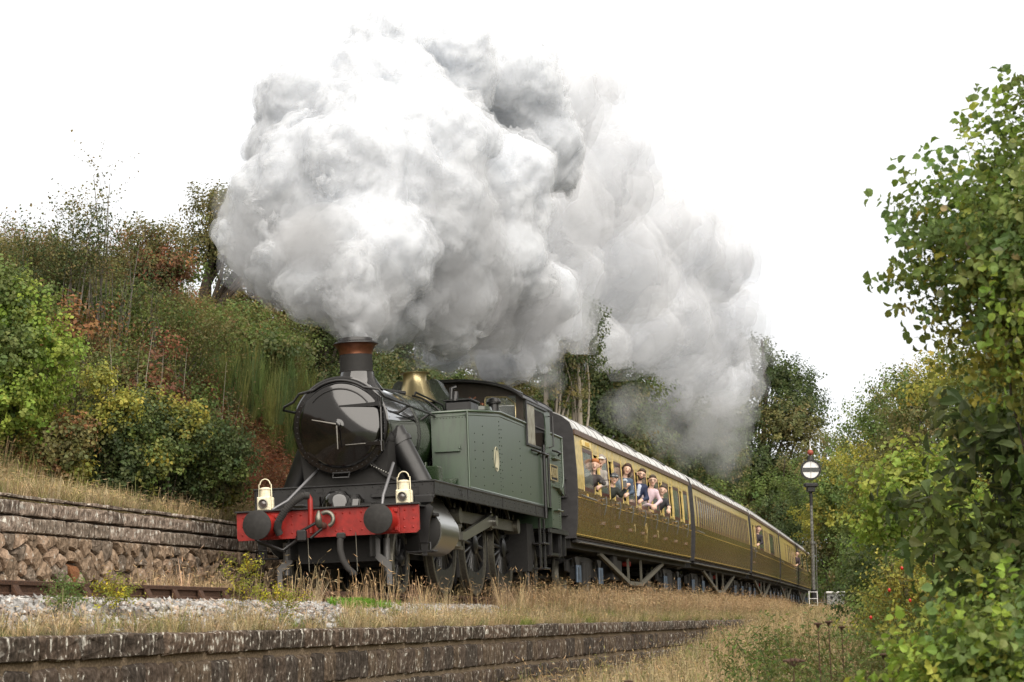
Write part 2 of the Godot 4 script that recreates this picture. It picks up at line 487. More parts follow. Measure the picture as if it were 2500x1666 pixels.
func blade_tuft(n: int, h: float, w: float, spread: float, seed_: int, heads: float) -> ArrayMesh:
	# grass: n bent blades from one root, some with a seed head
	var g := RandomNumberGenerator.new(); g.seed = seed_
	var s := SurfaceTool.new(); s.begin(Mesh.PRIMITIVE_TRIANGLES); s.set_smooth_group(-1)
	for i in n:
		var az := g.randf() * TAU
		var o := Vector3(cos(az), 0, sin(az)) * g.randf() * spread * 0.35
		var dir := Vector3(cos(az), 0, sin(az)); var sd := Vector3(-dir.z, 0, dir.x) * w
		var H := h * g.randf_range(0.5, 1.15); var out := spread * g.randf_range(0.2, 1.1)
		var p1 := o + dir * out * 0.25 + Vector3(0, H * 0.5, 0); var p2 := o + dir * out * 0.6 + Vector3(0, H * 0.88, 0); var p3 := o + dir * out * 1.15 + Vector3(0, H * g.randf_range(0.75, 1.05), 0)
		var k := g.randf_range(0.7, 1.3); s.set_color(Color(k, k, k * 0.95))
		quad(s, o - sd, o + sd, p1 + sd * 0.8, p1 - sd * 0.8)
		quad(s, p1 - sd * 0.8, p1 + sd * 0.8, p2 + sd * 0.5, p2 - sd * 0.5)
		tri(s, p2 - sd * 0.5, p2 + sd * 0.5, p3)
		if g.randf() < heads:
			s.set_color(Color(k * 0.95, k * 0.86, k * 0.76))
			var q := p3 + (p3 - p2).normalized() * 0.09; var e := (p3 - p2).cross(sd).normalized() * w * 2.2; var f := sd.normalized() * w * 2.2
			quad(s, p3 - e, p3.lerp(q, 0.4) + f, q, p3.lerp(q, 0.4) - f)
	s.generate_normals()
	return s.commit()
func grass_field(called: String, label: String, meshes: Array, pts: Array, pal: Array, smin: float, smax: float) -> void:
	# one mass that nobody could count; each mesh is one part of it
	var t := thing(called, label, "grass"); tag(t, "", "", "", "stuff")
	for k in meshes.size():
		var X := []; var C := PackedColorArray()
		for i in range(k, pts.size(), meshes.size()):
			var sc := rng.randf_range(smin, smax)
			X.append(Transform3D(Basis(Vector3.UP, rng.randf() * TAU) * Basis(Vector3.RIGHT, rng.randf_range(-0.25, 0.25)) * Basis.from_scale(Vector3(sc, sc * rng.randf_range(0.7, 1.2), sc)), pts[i])); C.append(pick(pal))
		tag(scatter("blades", meshes[k], X, C, mat("blade", Color.WHITE, 0.8, 0.0, {"vc": true, "back": 0.5, "spec": 0.2}), t), "", "", "", "stuff")

# ------------------------------------------------------------------ ground
func low_y(s: float) -> float:
	# the old lower track bed climbs slowly towards the level of the line
	return -1.95 + 0.42 * smoothstep(-25.0, 8.0, s) + 0.58 * smoothstep(8.0, 30.0, s) + 0.38 * smoothstep(26.0, 50.0, s) + 0.15 * smoothstep(48.0, 75.0, s)
func ground_y(s: float, d: float) -> float:
	if d >= 2.325:
		var y := low_y(s)
		var e := 8.2 - 3.0 * smoothstep(20.0, 70.0, s)
		if s < -14.0: e = 11.5
		return y + maxf(0.0, d - e) * 0.28
	if d > 1.45: return lerpf(-0.17, -0.43, smoothstep(1.45, 2.25, d))
	if d > -2.59: return -0.17
	var steep := 1.2 + (-2.7 - d) * 0.95 if d > -8.2 else 6.42 + (-8.2 - d) * 0.2
	var st_ := smoothstep(3.0, 10.0, s)
	return lerpf(bank_y(d), steep, st_)
func bank_y(d: float) -> float:
	if d > -4.0: return 1.13 + (-2.6 - d) * 0.16
	if d > -10.5: return 1.4 + (-4.0 - d) * 0.68
	return 5.82 + (-10.5 - d) * 0.13
func make_ground() -> void:
	var D := [-120.0, -80.0, -50.0, -35.0, -25.0, -18.0, -14.0, -12.0, -10.5, -9.0, -7.5, -6.2, -5.0, -4.0, -3.2, -2.8, -2.61, -2.58, -2.0, -1.45, -0.7, 0.0, 0.7, 1.2, 1.45, 1.75, 2.0, 2.31, 2.34, 3.2, 4.2, 5.4, 6.8, 8.2, 9.6, 11.0, 13.0, 16.0, 20.0, 28.0, 40.0, 70.0, 120.0]
	var nz := FastNoiseLite.new(); nz.frequency = 0.35; nz.fractal_octaves = 3; nz.seed = 4
	var s := SurfaceTool.new(); s.begin(Mesh.PRIMITIVE_TRIANGLES); s.set_smooth_group(0)
	var rows := []
	var S := []
	var q := -45.0
	while q < 400.0: S.append(q); q += 0.7 if q < 30.0 else 2.5
	for sv in S:
		var row := []
		for d in D:
			var y := ground_y(sv, d)
			var amp := 0.05 if absf(d) < 2.4 else 0.12 + 0.03 * absf(d)
			var p := tp(sv, d, y)
			if absf(d) > 1.5 and not (d < 2.4 and d > 2.1): p.y += nz.get_noise_2d(p.x, p.z) * amp
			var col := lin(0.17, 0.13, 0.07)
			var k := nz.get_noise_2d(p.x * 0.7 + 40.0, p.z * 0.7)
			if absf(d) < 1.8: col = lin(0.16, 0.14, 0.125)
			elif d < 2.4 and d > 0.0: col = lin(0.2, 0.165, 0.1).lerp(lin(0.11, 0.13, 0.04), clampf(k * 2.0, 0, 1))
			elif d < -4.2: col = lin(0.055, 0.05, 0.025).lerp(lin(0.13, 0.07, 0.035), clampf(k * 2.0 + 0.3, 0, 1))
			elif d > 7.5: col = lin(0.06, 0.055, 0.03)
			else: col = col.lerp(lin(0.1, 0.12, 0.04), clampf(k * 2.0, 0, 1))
			row.append([p, col])
		rows.append(row)
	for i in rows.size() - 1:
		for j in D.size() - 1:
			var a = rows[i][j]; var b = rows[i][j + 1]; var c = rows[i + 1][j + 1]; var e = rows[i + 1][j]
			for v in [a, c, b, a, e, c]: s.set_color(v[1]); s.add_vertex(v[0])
	var gm := mat("earth", Color.WHITE, 0.95, 0.0, {"vc": true, "tex": noi("earthtex", FastNoiseLite.TYPE_SIMPLEX_SMOOTH, 0.02, 5, [[0.2, gray(0.62)], [0.8, gray(1.0)]], 3), "bump": noi("earthbump", FastNoiseLite.TYPE_SIMPLEX_SMOOTH, 0.05, 5, [], 8), "bs": 4.0, "scale": 0.5, "world": true, "spec": 0.2})
	tag(fin("ground", s, gm), "", "", "", "structure")
	var f := st(); box(f, Vector3(0, -3.5, -400), Vector3(3000, 0.2, 3000))
	tag(fin("terrain", f, mat("far_land", Color(0.33, 0.36, 0.25), 1.0)), "", "", "", "structure")

# ------------------------------------------------------------------ walls of single stones
func stone_mesh(poly: PackedVector2Array, proud: float, rough: float, inset := 0.8, back := 0.12) -> ArrayMesh:
	var n := poly.size()
	var c := Vector2.ZERO
	for p in poly: c += p / n
	var s := st()
	var F := []; var G := []; var B := []
	for p in poly:
		F.append(Vector3(p.x, p.y, rng.randf_range(-0.012, 0.006)))
		var q := c + (p - c) * Vector2(lerpf(inset, 1.0, 0.35), inset).clamp(Vector2(0.6, 0.6), Vector2(0.97, 0.97)); G.append(Vector3(q.x, q.y, proud * rng.randf_range(0.55, 1.1)))
		B.append(Vector3(p.x, p.y, -back))
	var m := Vector3(c.x + rng.randf_range(-0.02, 0.02), c.y, proud * rng.randf_range(0.8, 1.0 + rough))
	for i in n:
		var k := (i + 1) % n
		quad(s, B[i], B[k], F[k], F[i]); quad(s, F[i], F[k], G[k], G[i]); tri(s, G[i], G[k], m)
	s.generate_normals()
	return s.commit()
func soften(poly: PackedVector2Array, cut: float) -> PackedVector2Array:
	# corners cut off, unevenly
	var out := PackedVector2Array(); var n := poly.size()
	for i in n:
		var p := poly[i]; var a := poly[(i + n - 1) % n]; var b := poly[(i + 1) % n]
		var ca := minf(cut * rng.randf_range(0.4, 1.3), p.distance_to(a) * 0.35); var cb := minf(cut * rng.randf_range(0.4, 1.3), p.distance_to(b) * 0.35)
		out.append(p.move_toward(a, ca)); out.append(p.move_toward(b, cb))
	return out
func half_plane(poly: PackedVector2Array, o: Vector2, nrm: Vector2) -> PackedVector2Array:
	var out := PackedVector2Array(); var n := poly.size()
	for i in n:
		var a := poly[i]; var b := poly[(i + 1) % n]
		var da := (a - o).dot(nrm); var db := (b - o).dot(nrm)
		if da <= 0.0: out.append(a)
		if (da < 0.0) != (db < 0.0) and absf(da - db) > 1e-9: out.append(a.lerp(b, da / (da - db)))
	return out
func wall_xf(s: float, d: float, y: float) -> Transform3D:
	var a := tang(s)
	var z := Vector3(cos(a), 0, sin(a))
	return Transform3D(Basis(Vector3.UP.cross(z), Vector3.UP, z), tp(s, d, y))
func stone_mats(kind: String, tints: Array, lich: float) -> Array:
	var out := []
	for i in tints.size():
		var c: Color = tints[i]
		var t := noi("stone%s%d" % [kind, i], FastNoiseLite.TYPE_SIMPLEX_SMOOTH, 0.014, 6, [[0.0, c.darkened(0.55)], [0.35, c.darkened(0.2)], [0.55, c], [lich, c.lightened(0.12)], [lich + 0.025, Color(0.78, 0.77, 0.73)], [1.0, Color(0.9, 0.9, 0.87)]], 20 + i)
		out.append(mat("stone_%s_%d" % [kind, i], Color.WHITE, 0.95, 0.0, {"tex": t, "bump": noi("stonebump", FastNoiseLite.TYPE_SIMPLEX_SMOOTH, 0.03, 6, [], 12), "bs": 2.2, "sx": Vector3(1.6, 0.8, 1.6), "scale": 1.0, "world": true, "spec": 0.25}))
		MATS["stone_%s_%d" % [kind, i]].uv1_scale = Vector3(1.5, 0.85, 1.5)
	return out
func course(w: Node3D, s0: float, s1: float, d: float, y0: float, y1: float, wmin: float, wmax: float, proud: float, M: Array, far: float, rest: Array) -> void:
	var q := s0
	while q < s1:
		var L := rng.randf_range(wmin, wmax)
		var h := y1 - y0
		var P := PackedVector2Array([Vector2(-L / 2 + 0.014, -h / 2 + rng.randf_range(0, 0.02)), Vector2(L / 2 - 0.014, -h / 2 + rng.randf_range(0, 0.02)), Vector2(L / 2 - 0.009 + rng.randf_range(-0.02, 0.005), h / 2 - rng.randf_range(0, 0.025)), Vector2(-L / 2 + 0.009 + rng.randf_range(-0.005, 0.02), h / 2 - rng.randf_range(0, 0.025))])
		if L > 0.6:  # long stones have worn, wavy edges
			P = PackedVector2Array([P[0], Vector2(0, -h / 2 + rng.randf_range(0, 0.02)), P[1], P[2], Vector2(rng.randf_range(-0.1, 0.1), h / 2 - rng.randf_range(0.0, 0.02)), P[3]])
		var m := stone_mesh(soften(P, 0.035), proud * rng.randf_range(0.7, 1.3), 0.3, 0.86)
		var xf := wall_xf(q + L / 2, d, (y0 + y1) / 2)
		if q < far: put("stone", m, M[rng.randi() % M.size()], w, xf)
		else: rest.append([m, xf])
		q += L
func join_rest(called: String, rest: Array, m: Material, w: Node3D) -> void:
	if rest.is_empty(): return
	var s := SurfaceTool.new(); s.begin(Mesh.PRIMITIVE_TRIANGLES)
	for r in rest: s.append_from(r[0], 0, r[1])
	var o := MeshInstance3D.new(); o.name = called; o.mesh = s.commit(); o.material_override = m; w.add_child(o, true)
	tag(o, "", "", "", "stuff")
func wall_core(w: Node3D, s0: float, s1: float, d: float, y0: float, y1: float, m: Material) -> void:
	var s := st()
	var q := s0
	while q < s1 - 0.01:
		var e := minf(q + 2.0, s1)
		var a := tp(q, d, y0); var b := tp(e, d, y0); var a2 := tp(q, d - 0.5, y0); var b2 := tp(e, d - 0.5, y0); var up := Vector3(0, y1 - y0, 0)
		quad(s, a, b, b + up, a + up); quad(s, b2, a2, a2 + up, b2 + up); quad(s, a + up, b + up, b2 + up, a2 + up)
		q = e
	fin("mortar", s, m, w)
func make_walls() -> void:
	# near: the edge of the old platform, below the train on the viewer's side
	var w := thing("retaining_wall", "low dark lichen-spotted stone wall along the front below the dry grass and rails", "wall")
	var M := stone_mats("dark", [Color(0.36, 0.31, 0.27), Color(0.31, 0.275, 0.245), Color(0.39, 0.335, 0.29)], 0.74)
	var M2 := stone_mats("block", [Color(0.35, 0.305, 0.27), Color(0.3, 0.27, 0.245), Color(0.38, 0.33, 0.28)], 0.8)
	var mort := mat("mortar", Color(0.55, 0.48, 0.39), 0.95, 0.0, {"tex": noi("mortartex", FastNoiseLite.TYPE_SIMPLEX_SMOOTH, 0.04, 4, [[0.2, gray(0.6)], [0.8, gray(1.0)]], 33), "scale": 1.5, "world": true})
	var rest := []
	var D := 2.36
	wall_core(w, -19.0, 62.0, D - 0.004, -2.3, -0.43, mort)
	course(w, -19.0, 62.0, D + 0.03, -0.605, -0.4, 0.7, 1.3, 0.03, M, 30.0, rest)
	course(w, -19.0, 62.0, D, -0.965, -0.64, 0.3, 0.5, 0.035, M2, 17.0, rest)
	course(w, -10.0, 50.0, D, -1.2, -0.99, 0.28, 0.7, 0.035, M2, 14.0, rest)
	course(w, -3.0, 36.0, D, -1.52, -1.225, 0.35, 0.75, 0.035, M2, 12.0, rest)
	course(w, 2.0, 30.0, D, -1.8, -1.545, 0.3, 0.6, 0.035, M2, 8.0, rest)
	join_rest("far_stones", rest, M[0], w)
	# far: the wall of the bank behind the train
	var b := thing("bank_wall", "taller weathered wall of big coping stones over rubble, left of the engine", "wall")
	var G := stone_mats("gritty", [Color(0.53, 0.48, 0.43), Color(0.47, 0.42, 0.38), Color(0.57, 0.51, 0.46)], 0.74)
	var R := stone_mats("rubble", [Color(0.58, 0.5, 0.42), Color(0.51, 0.44, 0.37), Color(0.63, 0.54, 0.46), Color(0.48, 0.43, 0.38)], 0.82)
	var D2 := -2.44
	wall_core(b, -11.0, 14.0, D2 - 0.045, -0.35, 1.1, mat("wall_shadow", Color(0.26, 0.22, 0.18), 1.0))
	course(b, -11.0, 14.0, D2 + 0.012, 1.125, 1.19, 0.5, 1.1, 0.02, G, 99.0, rest)
	course(b, -11.0, 14.0, D2 + 0.005, 0.925, 1.12, 0.45, 1.15, 0.024, G, 99.0, rest)
	course(b, -11.0, 14.0, D2, 0.715, 0.92, 0.5, 1.2, 0.026, G, 99.0, rest)
	var sites := []
	for iy in 5:
		for ix in 64:
			sites.append(Vector2(-11.0 + (ix + 0.5 * (iy % 2) + rng.randf_range(-0.48, 0.48)) * 0.34, -0.2 + (iy + rng.randf_range(-0.42, 0.42)) * 0.19 + 0.07))
	for c in sites:
		var P := PackedVector2Array([Vector2(c.x - 0.6, -0.3), Vector2(c.x + 0.6, -0.3), Vector2(c.x + 0.6, 0.71), Vector2(c.x - 0.6, 0.71)])
		for e in sites:
			if e == c or absf(e.x - c.x) > 1.1: continue
			var nrm: Vector2 = (e - c).normalized()
			P = half_plane(P, (c + e) * 0.5 - nrm * 0.016, nrm)
		if P.size() < 3: continue
		var Q := PackedVector2Array()
		for p in P: Q.append(p - c)
		var orange: bool = absf(c.x + 3.2) < 0.2 and absf(c.y - 0.3) < 0.1
		var m: Material = R[rng.randi() % R.size()]
		if orange: m = mat("rust_stone", Color(0.66, 0.45, 0.3), 0.95, 0.0, {"tex": NOI["mortartex"], "scale": 2.0, "world": true})
		put("stone", stone_mesh(soften(Q, 0.03), rng.randf_range(0.03, 0.065), 0.5, 0.8), m, b, wall_xf(c.x, D2 + rng.randf_range(-0.03, 0.0), c.y))

# ------------------------------------------------------------------ the line: rails, sleepers in chairs, ballast
func make_line() -> void:
	var rust := mat("rust", Color(0.36, 0.25, 0.18), 0.85, 0.2, {"tex": noi("rusttex", FastNoiseLite.TYPE_SIMPLEX_SMOOTH, 0.03, 4, [[0.2, gray(0.55)], [0.8, gray(1.0)]], 6), "scale": 2.0})
	var prof := [Vector2(-0.03, -0.14), Vector2(0.03, -0.14), Vector2(0.034, -0.115), Vector2(0.01, -0.1), Vector2(0.01, -0.05), Vector2(0.034, -0.04), Vector2(0.034, -0.006), Vector2(0.024, 0.0), Vector2(-0.024, 0.0), Vector2(-0.034, -0.006), Vector2(-0.034, -0.04), Vector2(-0.01, -0.05), Vector2(-0.01, -0.1), Vector2(-0.034, -0.115)]
	for sg in [1, -1]:
		var t := thing("rail", "rusty brown near rail of the track, under the wheels on the viewer's side" if sg > 0 else "rusty far rail of the track, beside the stone bank wall", "rail", Transform3D(), "rails of the line")
		var s := st()
		var q := -28.0
		while q < 150.0:
			var e := q + (1.0 if q < 12.0 else 4.0)
			for i in prof.size():
				var u: Vector2 = prof[i]; var v: Vector2 = prof[(i + 1) % prof.size()]
				var at := func(ss: float, w: Vector2) -> Vector3: return tp(ss, sg * 0.7525 + w.x, w.y + sin(CANT) * sg * 0.7525)
				quad(s, at.call(q, v), at.call(q, u), at.call(e, u), at.call(e, v))
			q = e
		fin("rail_bar", s, rust, t)
	var wood := mat("old_wood", Color(0.3, 0.26, 0.22), 0.95, 0.0, {"tex": noi("woodtex", FastNoiseLite.TYPE_SIMPLEX_SMOOTH, 0.05, 3, [[0.2, gray(0.5)], [0.8, gray(1.0)]], 15), "sx": Vector3(0.5, 4, 4), "scale": 1.0})
	var first := thing("sleeper", "", "sleeper")
	var sl := st(); box(sl, Vector3(0, -0.235, 0), Vector3(2.58, 0.125, 0.25), 0.012); fin("timber", sl, wood, first)
	for sg in [1, -1]:
		var c := st()
		prism(c, [Vector2(-0.2, 0), Vector2(0.2, 0), Vector2(0.2, 0.025), Vector2(0.09, 0.05), Vector2(0.05, 0.13), Vector2(0.038, 0.13), Vector2(0.036, 0.04), Vector2(-0.036, 0.04), Vector2(-0.038, 0.12), Vector2(-0.06, 0.13), Vector2(-0.1, 0.05), Vector2(-0.2, 0.025)], Vector3(sg * 0.7525, -0.172, 0.06), Vector3.RIGHT, Vector3.UP, Vector3(0, 0, -0.12))
		fin("rail_chair", c, rust, first)
	var q := -20.0; var k := 0
	while q < 30.0:
		var o: Node3D = first if k == 0 else first.duplicate()
		if k > 0: o.name = "sleeper"; add_child(o, true)
		o.transform = carriage_frame(q, q + 0.1)
		tag(o, "weathered timber sleeper with two iron chairs, one of the row under the rails", "sleeper", "sleepers under the rails")
		q += 0.78; k += 1
	var pebble := []
	for v in 3:
		var ps := st(); var sd := RandomNumberGenerator.new(); sd.seed = v + 5
		var R := Vector3(1, 0.7, 0.85)
		var pts := []
		for i in 6: pts.append([Vector3.RIGHT, Vector3.LEFT, Vector3.UP, Vector3.DOWN, Vector3.BACK, Vector3.FORWARD][i] * R * sd.randf_range(0.75, 1.2) + Vector3(sd.randf_range(-0.3, 0.3), sd.randf_range(-0.3, 0.3), sd.randf_range(-0.3, 0.3)))
		for f in [[0, 2, 4], [2, 1, 4], [1, 3, 4], [3, 0, 4], [2, 0, 5], [1, 2, 5], [3, 1, 5], [0, 3, 5]]: tri(ps, pts[f[0]], pts[f[1]], pts[f[2]])
		ps.generate_normals(); pebble.append(ps.commit())
	var t := thing("ballast", "grey crushed stone ballast beside the rails", "gravel"); tag(t, "", "", "", "stuff")
	for v in 3:
		var X := []; var C := PackedColorArray()
		for i in 7000:
			var s := rng.randf_range(-18.0, 22.0)
			var d := rng.randf_range(1.1, 2.12) if rng.randf() < 0.75 else rng.randf_range(-2.3, 1.1)
			if absf(absf(d) - 0.75) < 0.09: continue
			if d > 1.75 and rng.randf() < (d - 1.75) * 2.4: continue
			var z := rng.randf_range(0.016, 0.04)
			var yy := ground_y(s, d) + 0.015 + (0.02 if absf(d) < 1.3 else 0.0)
			X.append(Transform3D(Basis.from_euler(Vector3(rng.randf() * 6, rng.randf() * 6, rng.randf() * 6)) * Basis.from_scale(Vector3.ONE * z), tp(s, d, yy)))
			var g := rng.randf_range(0.14, 0.42)
			C.append(Color(g * 1.02, g, g * 0.97) if rng.randf() < 0.7 else Color(g, g * 0.8, g * 0.65))
		tag(scatter("stones", pebble[v], X, C, mat("pebble", Color.WHITE, 0.9, 0.0, {"vc": true}), t), "", "", "", "stuff")

# ------------------------------------------------------------------ locomotive
func wheel(parent: Node, x: float, zb: float, r: float, spokes: int, weight: float, m: Material, rimm: Material, phase := 0.0) -> void:
	var sg := signf(x)
	var t := Node3D.new(); t.name = "driving_wheel" if r > 0.7 else "carrying_wheel"; parent.add_child(t, true); t.position = P3(x, r, zb)
	var ax := Vector3(sg, 0, 0)
	var s := st()
	lathe(s, [Vector2(r - 0.075, -0.07), Vector2(r + 0.028, -0.07), Vector2(r + 0.028, -0.035), Vector2(r + 0.002, -0.02), Vector2(r - 0.004, 0.06), Vector2(r - 0.015, 0.065), Vector2(r - 0.075, 0.065), Vector2(r - 0.075, -0.07)], Vector3.ZERO, ax, 48)
	fin("tyre", s, rimm, t)
	var c := st()
	lathe(c, [Vector2(r - 0.13, -0.04), Vector2(r - 0.076, -0.04), Vector2(r - 0.076, 0.035), Vector2(r - 0.13, 0.035), Vector2(r - 0.13, -0.04)], Vector3.ZERO, ax, 48)
	lathe(c, [Vector2(0, -0.08), Vector2(r * 0.19, -0.08), Vector2(r * 0.19, 0.07), Vector2(r * 0.1, 0.1), Vector2(0, 0.1)], Vector3.ZERO, ax, 20)
	for k in spokes:
		var a := TAU * (k + phase) / spokes
		var d := Vector3(0, sin(a), cos(a))
		tube(c, [d * r * 0.16, d * (r - 0.1)], [0.042 if r > 0.7 else 0.034, 0.03 if r > 0.7 else 0.025], 6, false)
	if weight > 0.0:
		# crescent balance weight, and the crank boss opposite
		var P := []
		for i in 13: P.append(Vector2(cos(-PI / 2 - 0.75 + 1.5 * i / 12.0), sin(-PI / 2 - 0.75 + 1.5 * i / 12.0)) * (r - 0.08))
		for i in 13: P.append(Vector2(cos(-PI / 2 + 0.75 - 1.5 * i / 12.0), sin(-PI / 2 + 0.75 - 1.5 * i / 12.0) * 0.62) * (r - 0.1))
		prism(c, P, ax * 0.02, Vector3(0, 0, 1), Vector3.UP, ax * 0.035)
		tube(c, [ax * 0.0 + Vector3(0, 0.36, 0), ax * 0.1 + Vector3(0, 0.36, 0)], 0.14, 16)
	fin("spokes", c, m, t)
func loco() -> void:
	var xf := carriage_frame(0.0, 12.0)
	var L := thing("tank_locomotive", "green and black steam tank engine with red buffer beam and copper-capped chimney", "locomotive", xf)
	var rough_noise := noi("paintnoise", FastNoiseLite.TYPE_SIMPLEX_SMOOTH, 0.02, 5, [[0.15, gray(0.82)], [0.85, gray(1.0)]], 44)
	var soot := noi("soot", FastNoiseLite.TYPE_SIMPLEX_SMOOTH, 0.012, 5, [[0.2, gray(0.86)], [0.75, gray(1.0)]], 45)
	var black := mat("engine_black", Color(0.1, 0.1, 0.105), 0.42, 0.0, {"rtex": rough_noise, "tex": soot, "scale": 0.7, "spec": 0.55})
	var gloss := mat("gloss_black", Color(0.045, 0.042, 0.045), 0.1, 0.0, {"tex": soot, "scale": 0.7, "coat": 0.8, "cr": 0.03})
	var matt := mat("sooty_black", Color(0.1, 0.095, 0.09), 0.75, 0.0, {"tex": rough_noise, "scale": 1.3})
	var green := mat("engine_green", Color(0.165, 0.255, 0.165), 0.4, 0.0, {"tex": noi("streaks", FastNoiseLite.TYPE_SIMPLEX_SMOOTH, 0.014, 5, [[0.2, gray(0.8)], [0.5, gray(0.97)], [0.8, gray(1.0)]], 46), "sx": Vector3(1.6, 0.25, 1.6), "scale": 1.0, "coat": 0.7, "cr": 0.33, "spec": 0.7})
	green.uv1_scale = Vector3(1.6, 0.3, 1.6)
	var dgreen := mat("boiler_green", Color(0.125, 0.185, 0.105), 0.3, 0.0, {"rtex": rough_noise, "tex": soot, "scale": 0.6, "coat": 0.5, "cr": 0.15})
	var red := mat("beam_red", Color(0.56, 0.11, 0.08), 0.5, 0.0, {"rtex": rough_noise, "tex": soot, "scale": 1.5})
	var steel := mat("bright_steel", Color(0.6, 0.6, 0.58), 0.28, 0.85)
	var oily := mat("oily_steel", Color(0.5, 0.49, 0.45), 0.42, 0.8, {"tex": rough_noise, "scale": 2.0})
	var brass := mat("brass", Color(0.8, 0.74, 0.57), 0.32, 0.85)
	var copper := mat("copper", Color(0.5, 0.33, 0.25), 0.34, 0.8, {"rtex": rough_noise, "tex": soot, "scale": 2.0})
	var rubber := mat("rubber", Color(0.17, 0.165, 0.16), 0.85)
	var cream := mat("lamp_cream", Color(0.9, 0.87, 0.76), 0.5, 0.0, {"tex": soot, "scale": 3.0})
	var Z := Vector3(0, 0, -1); var X := Vector3.RIGHT; var U := Vector3.UP
	# ---- frames and what fills the dark between the wheels
	var s := st()
	for sg in [1, -1]: box(s, P3(sg * 0.6, 0.9, 5.75), Vector3(0.035, 0.75, 11.3))
	box(s, P3(0, 1.0, 5.8), Vector3(1.15, 0.6, 10.6))
	box(s, P3(0, 0.62, 0.95), Vector3(1.2, 0.3, 1.0))
	for z in [0.95, 3.6, 5.8, 8.05, 10.5]: tube(s, [P3(-0.72, 0.48 if z < 1 else (0.55 if z > 10 else 0.86), z), P3(0.72, 0.48 if z < 1 else (0.55 if z > 10 else 0.86), z)], 0.09, 10)
	for z in [1.9, 4.7, 6.9, 9.3]: box(s, P3(0, 0.55, z), Vector3(1.35, 0.12, 0.1), 0.01)
	fin("frame", s, matt, L)
	# ---- buffer beam
	s = st()
	prism(s, [Vector2(-1.31, 0.82), Vector2(1.29, 0.82), Vector2(1.33, 0.86), Vector2(1.33, 1.21), Vector2(-1.33, 1.21), Vector2(-1.33, 0.86)], P3(0, 0, 0.06), X, U, Z * -0.06)
	var beam := fin("buffer_beam", s, red, L)
	s = st()
	var rv := []
	for x in [-1.24, -0.98, -0.8, -0.5, -0.4, 0.12, 0.22, 0.34, 0.5, 0.62, 1.12, 1.25]:
		for y in [0.9, 1.02, 1.14]: if not (absf(x) < 0.45 and y == 1.02): rv.append(P3(x, y, 0.0) + Vector3(rng.randf_range(-0.02, 0.02), 0, 0))
	rivets(s, rv, Vector3.BACK, 0.017)
	tag(fin("rivets", s, red, beam), "", "", "", "stuff")
	s = st(); box(s, P3(0, 1.225, 0.02), Vector3(2.68, 0.025, 0.16), 0.005); fin("beam_edge", s, black, L)
	for sg in [1, -1]:
		var b := Node3D.new(); b.name = "buffer"; L.add_child(b, true); b.position = P3(sg * 0.873, 1.01, 0)
		s = st()
		box(s, Vector3(0, 0, 0.015), Vector3(0.37, 0.36, 0.03), 0.012)
		lathe(s, [Vector2(0, 0), Vector2(0.175, 0.03), Vector2(0.155, 0.06), Vector2(0.125, 0.26), Vector2(0.14, 0.27), Vector2(0.14, 0.31), Vector2(0, 0.31)], Vector3.ZERO, Vector3.BACK, 24)
		for k in 4: box(s, Vector3([0.14, -0.14][k % 2], [0.13, -0.13][k / 2], 0.04), Vector3(0.05, 0.05, 0.04), 0.008)
		fin("buffer_stock", s, red, b)
		s = st()
		lathe(s, [Vector2(0, 0.29), Vector2(0.085, 0.3), Vector2(0.085, 0.46), Vector2(0.2, 0.475), Vector2(0.208, 0.485), Vector2(0.205, 0.5), Vector2(0.12, 0.522), Vector2(0, 0.53)], Vector3.ZERO, Vector3.BACK, 36)
		fin("buffer_head", s, mat("worn_black", Color(0.16, 0.155, 0.15), 0.65, 0.2, {"tex": noi("worn", FastNoiseLite.TYPE_SIMPLEX_SMOOTH, 0.02, 5, [[0.25, gray(0.78)], [0.8, gray(1.0)]], 50), "scale": 1.2}), b)
	# ---- coupling: hook and screw shackles hung up to the side
	s = st()
	tube(s, [P3(-0.05, 0.98, 0.02), P3(-0.05, 0.97, -0.16), P3(-0.05, 1.0, -0.24), P3(-0.05, 1.09, -0.26), P3(-0.06, 1.17, -0.2)], [0.05, 0.05, 0.055, 0.045, 0.02], 8)
	tube(s, arc(P3(0.02, 1.06, -0.1), X, U, 0.1, -1.2, 2.2, 10), 0.032, 8)
	fin("coupling_hook", s, oily, L)
	s = st()
	tube(s, [P3(-0.08, 1.02, -0.22), P3(-0.34, 0.89, -0.24), P3(-0.38, 0.8, -0.24)], 0.022, 6)
	tube(s, [P3(-0.02, 0.93, -0.2), P3(-0.18, 0.8, -0.22)], 0.022, 6)
	box(s, P3(-0.3, 0.84, -0.25), Vector3(0.14, 0.16, 0.1), 0.02)
	tube(s, [P3(-0.38, 0.78, -0.24), P3(-0.58, 0.655, -0.2), P3(-0.6, 0.66, -0.2)], 0.024, 6)
	tube(s, [P3(-0.6, 0.655, -0.2), P3(-1.02, 0.82, -0.12)], 0.022, 6)
	tube(s, [P3(-0.56, 0.63, -0.2), P3(-0.98, 0.78, -0.08)], 0.022, 6)
	fin("screw_coupling", s, black, L)
	# ---- vacuum standpipe and hoses
	s = st()
	tube(s, [P3(-0.22, 0.88, -0.06), P3(-0.22, 1.2, -0.06), P3(-0.22, 1.36, -0.07), P3(-0.25, 1.41, -0.08)], 0.038, 10)
	fin("vacuum_pipe", s, red, L)
	s = st()
	var hp := [P3(-0.24, 1.405, -0.08), P3(-0.3, 1.41, -0.12), P3(-0.42, 1.34, -0.16), P3(-0.55, 1.21, -0.18), P3(-0.66, 1.06, -0.17), P3(-0.69, 0.96, -0.14), P3(-0.67, 0.88, -0.1)]
	tube(s, hp, 0.045, 10)
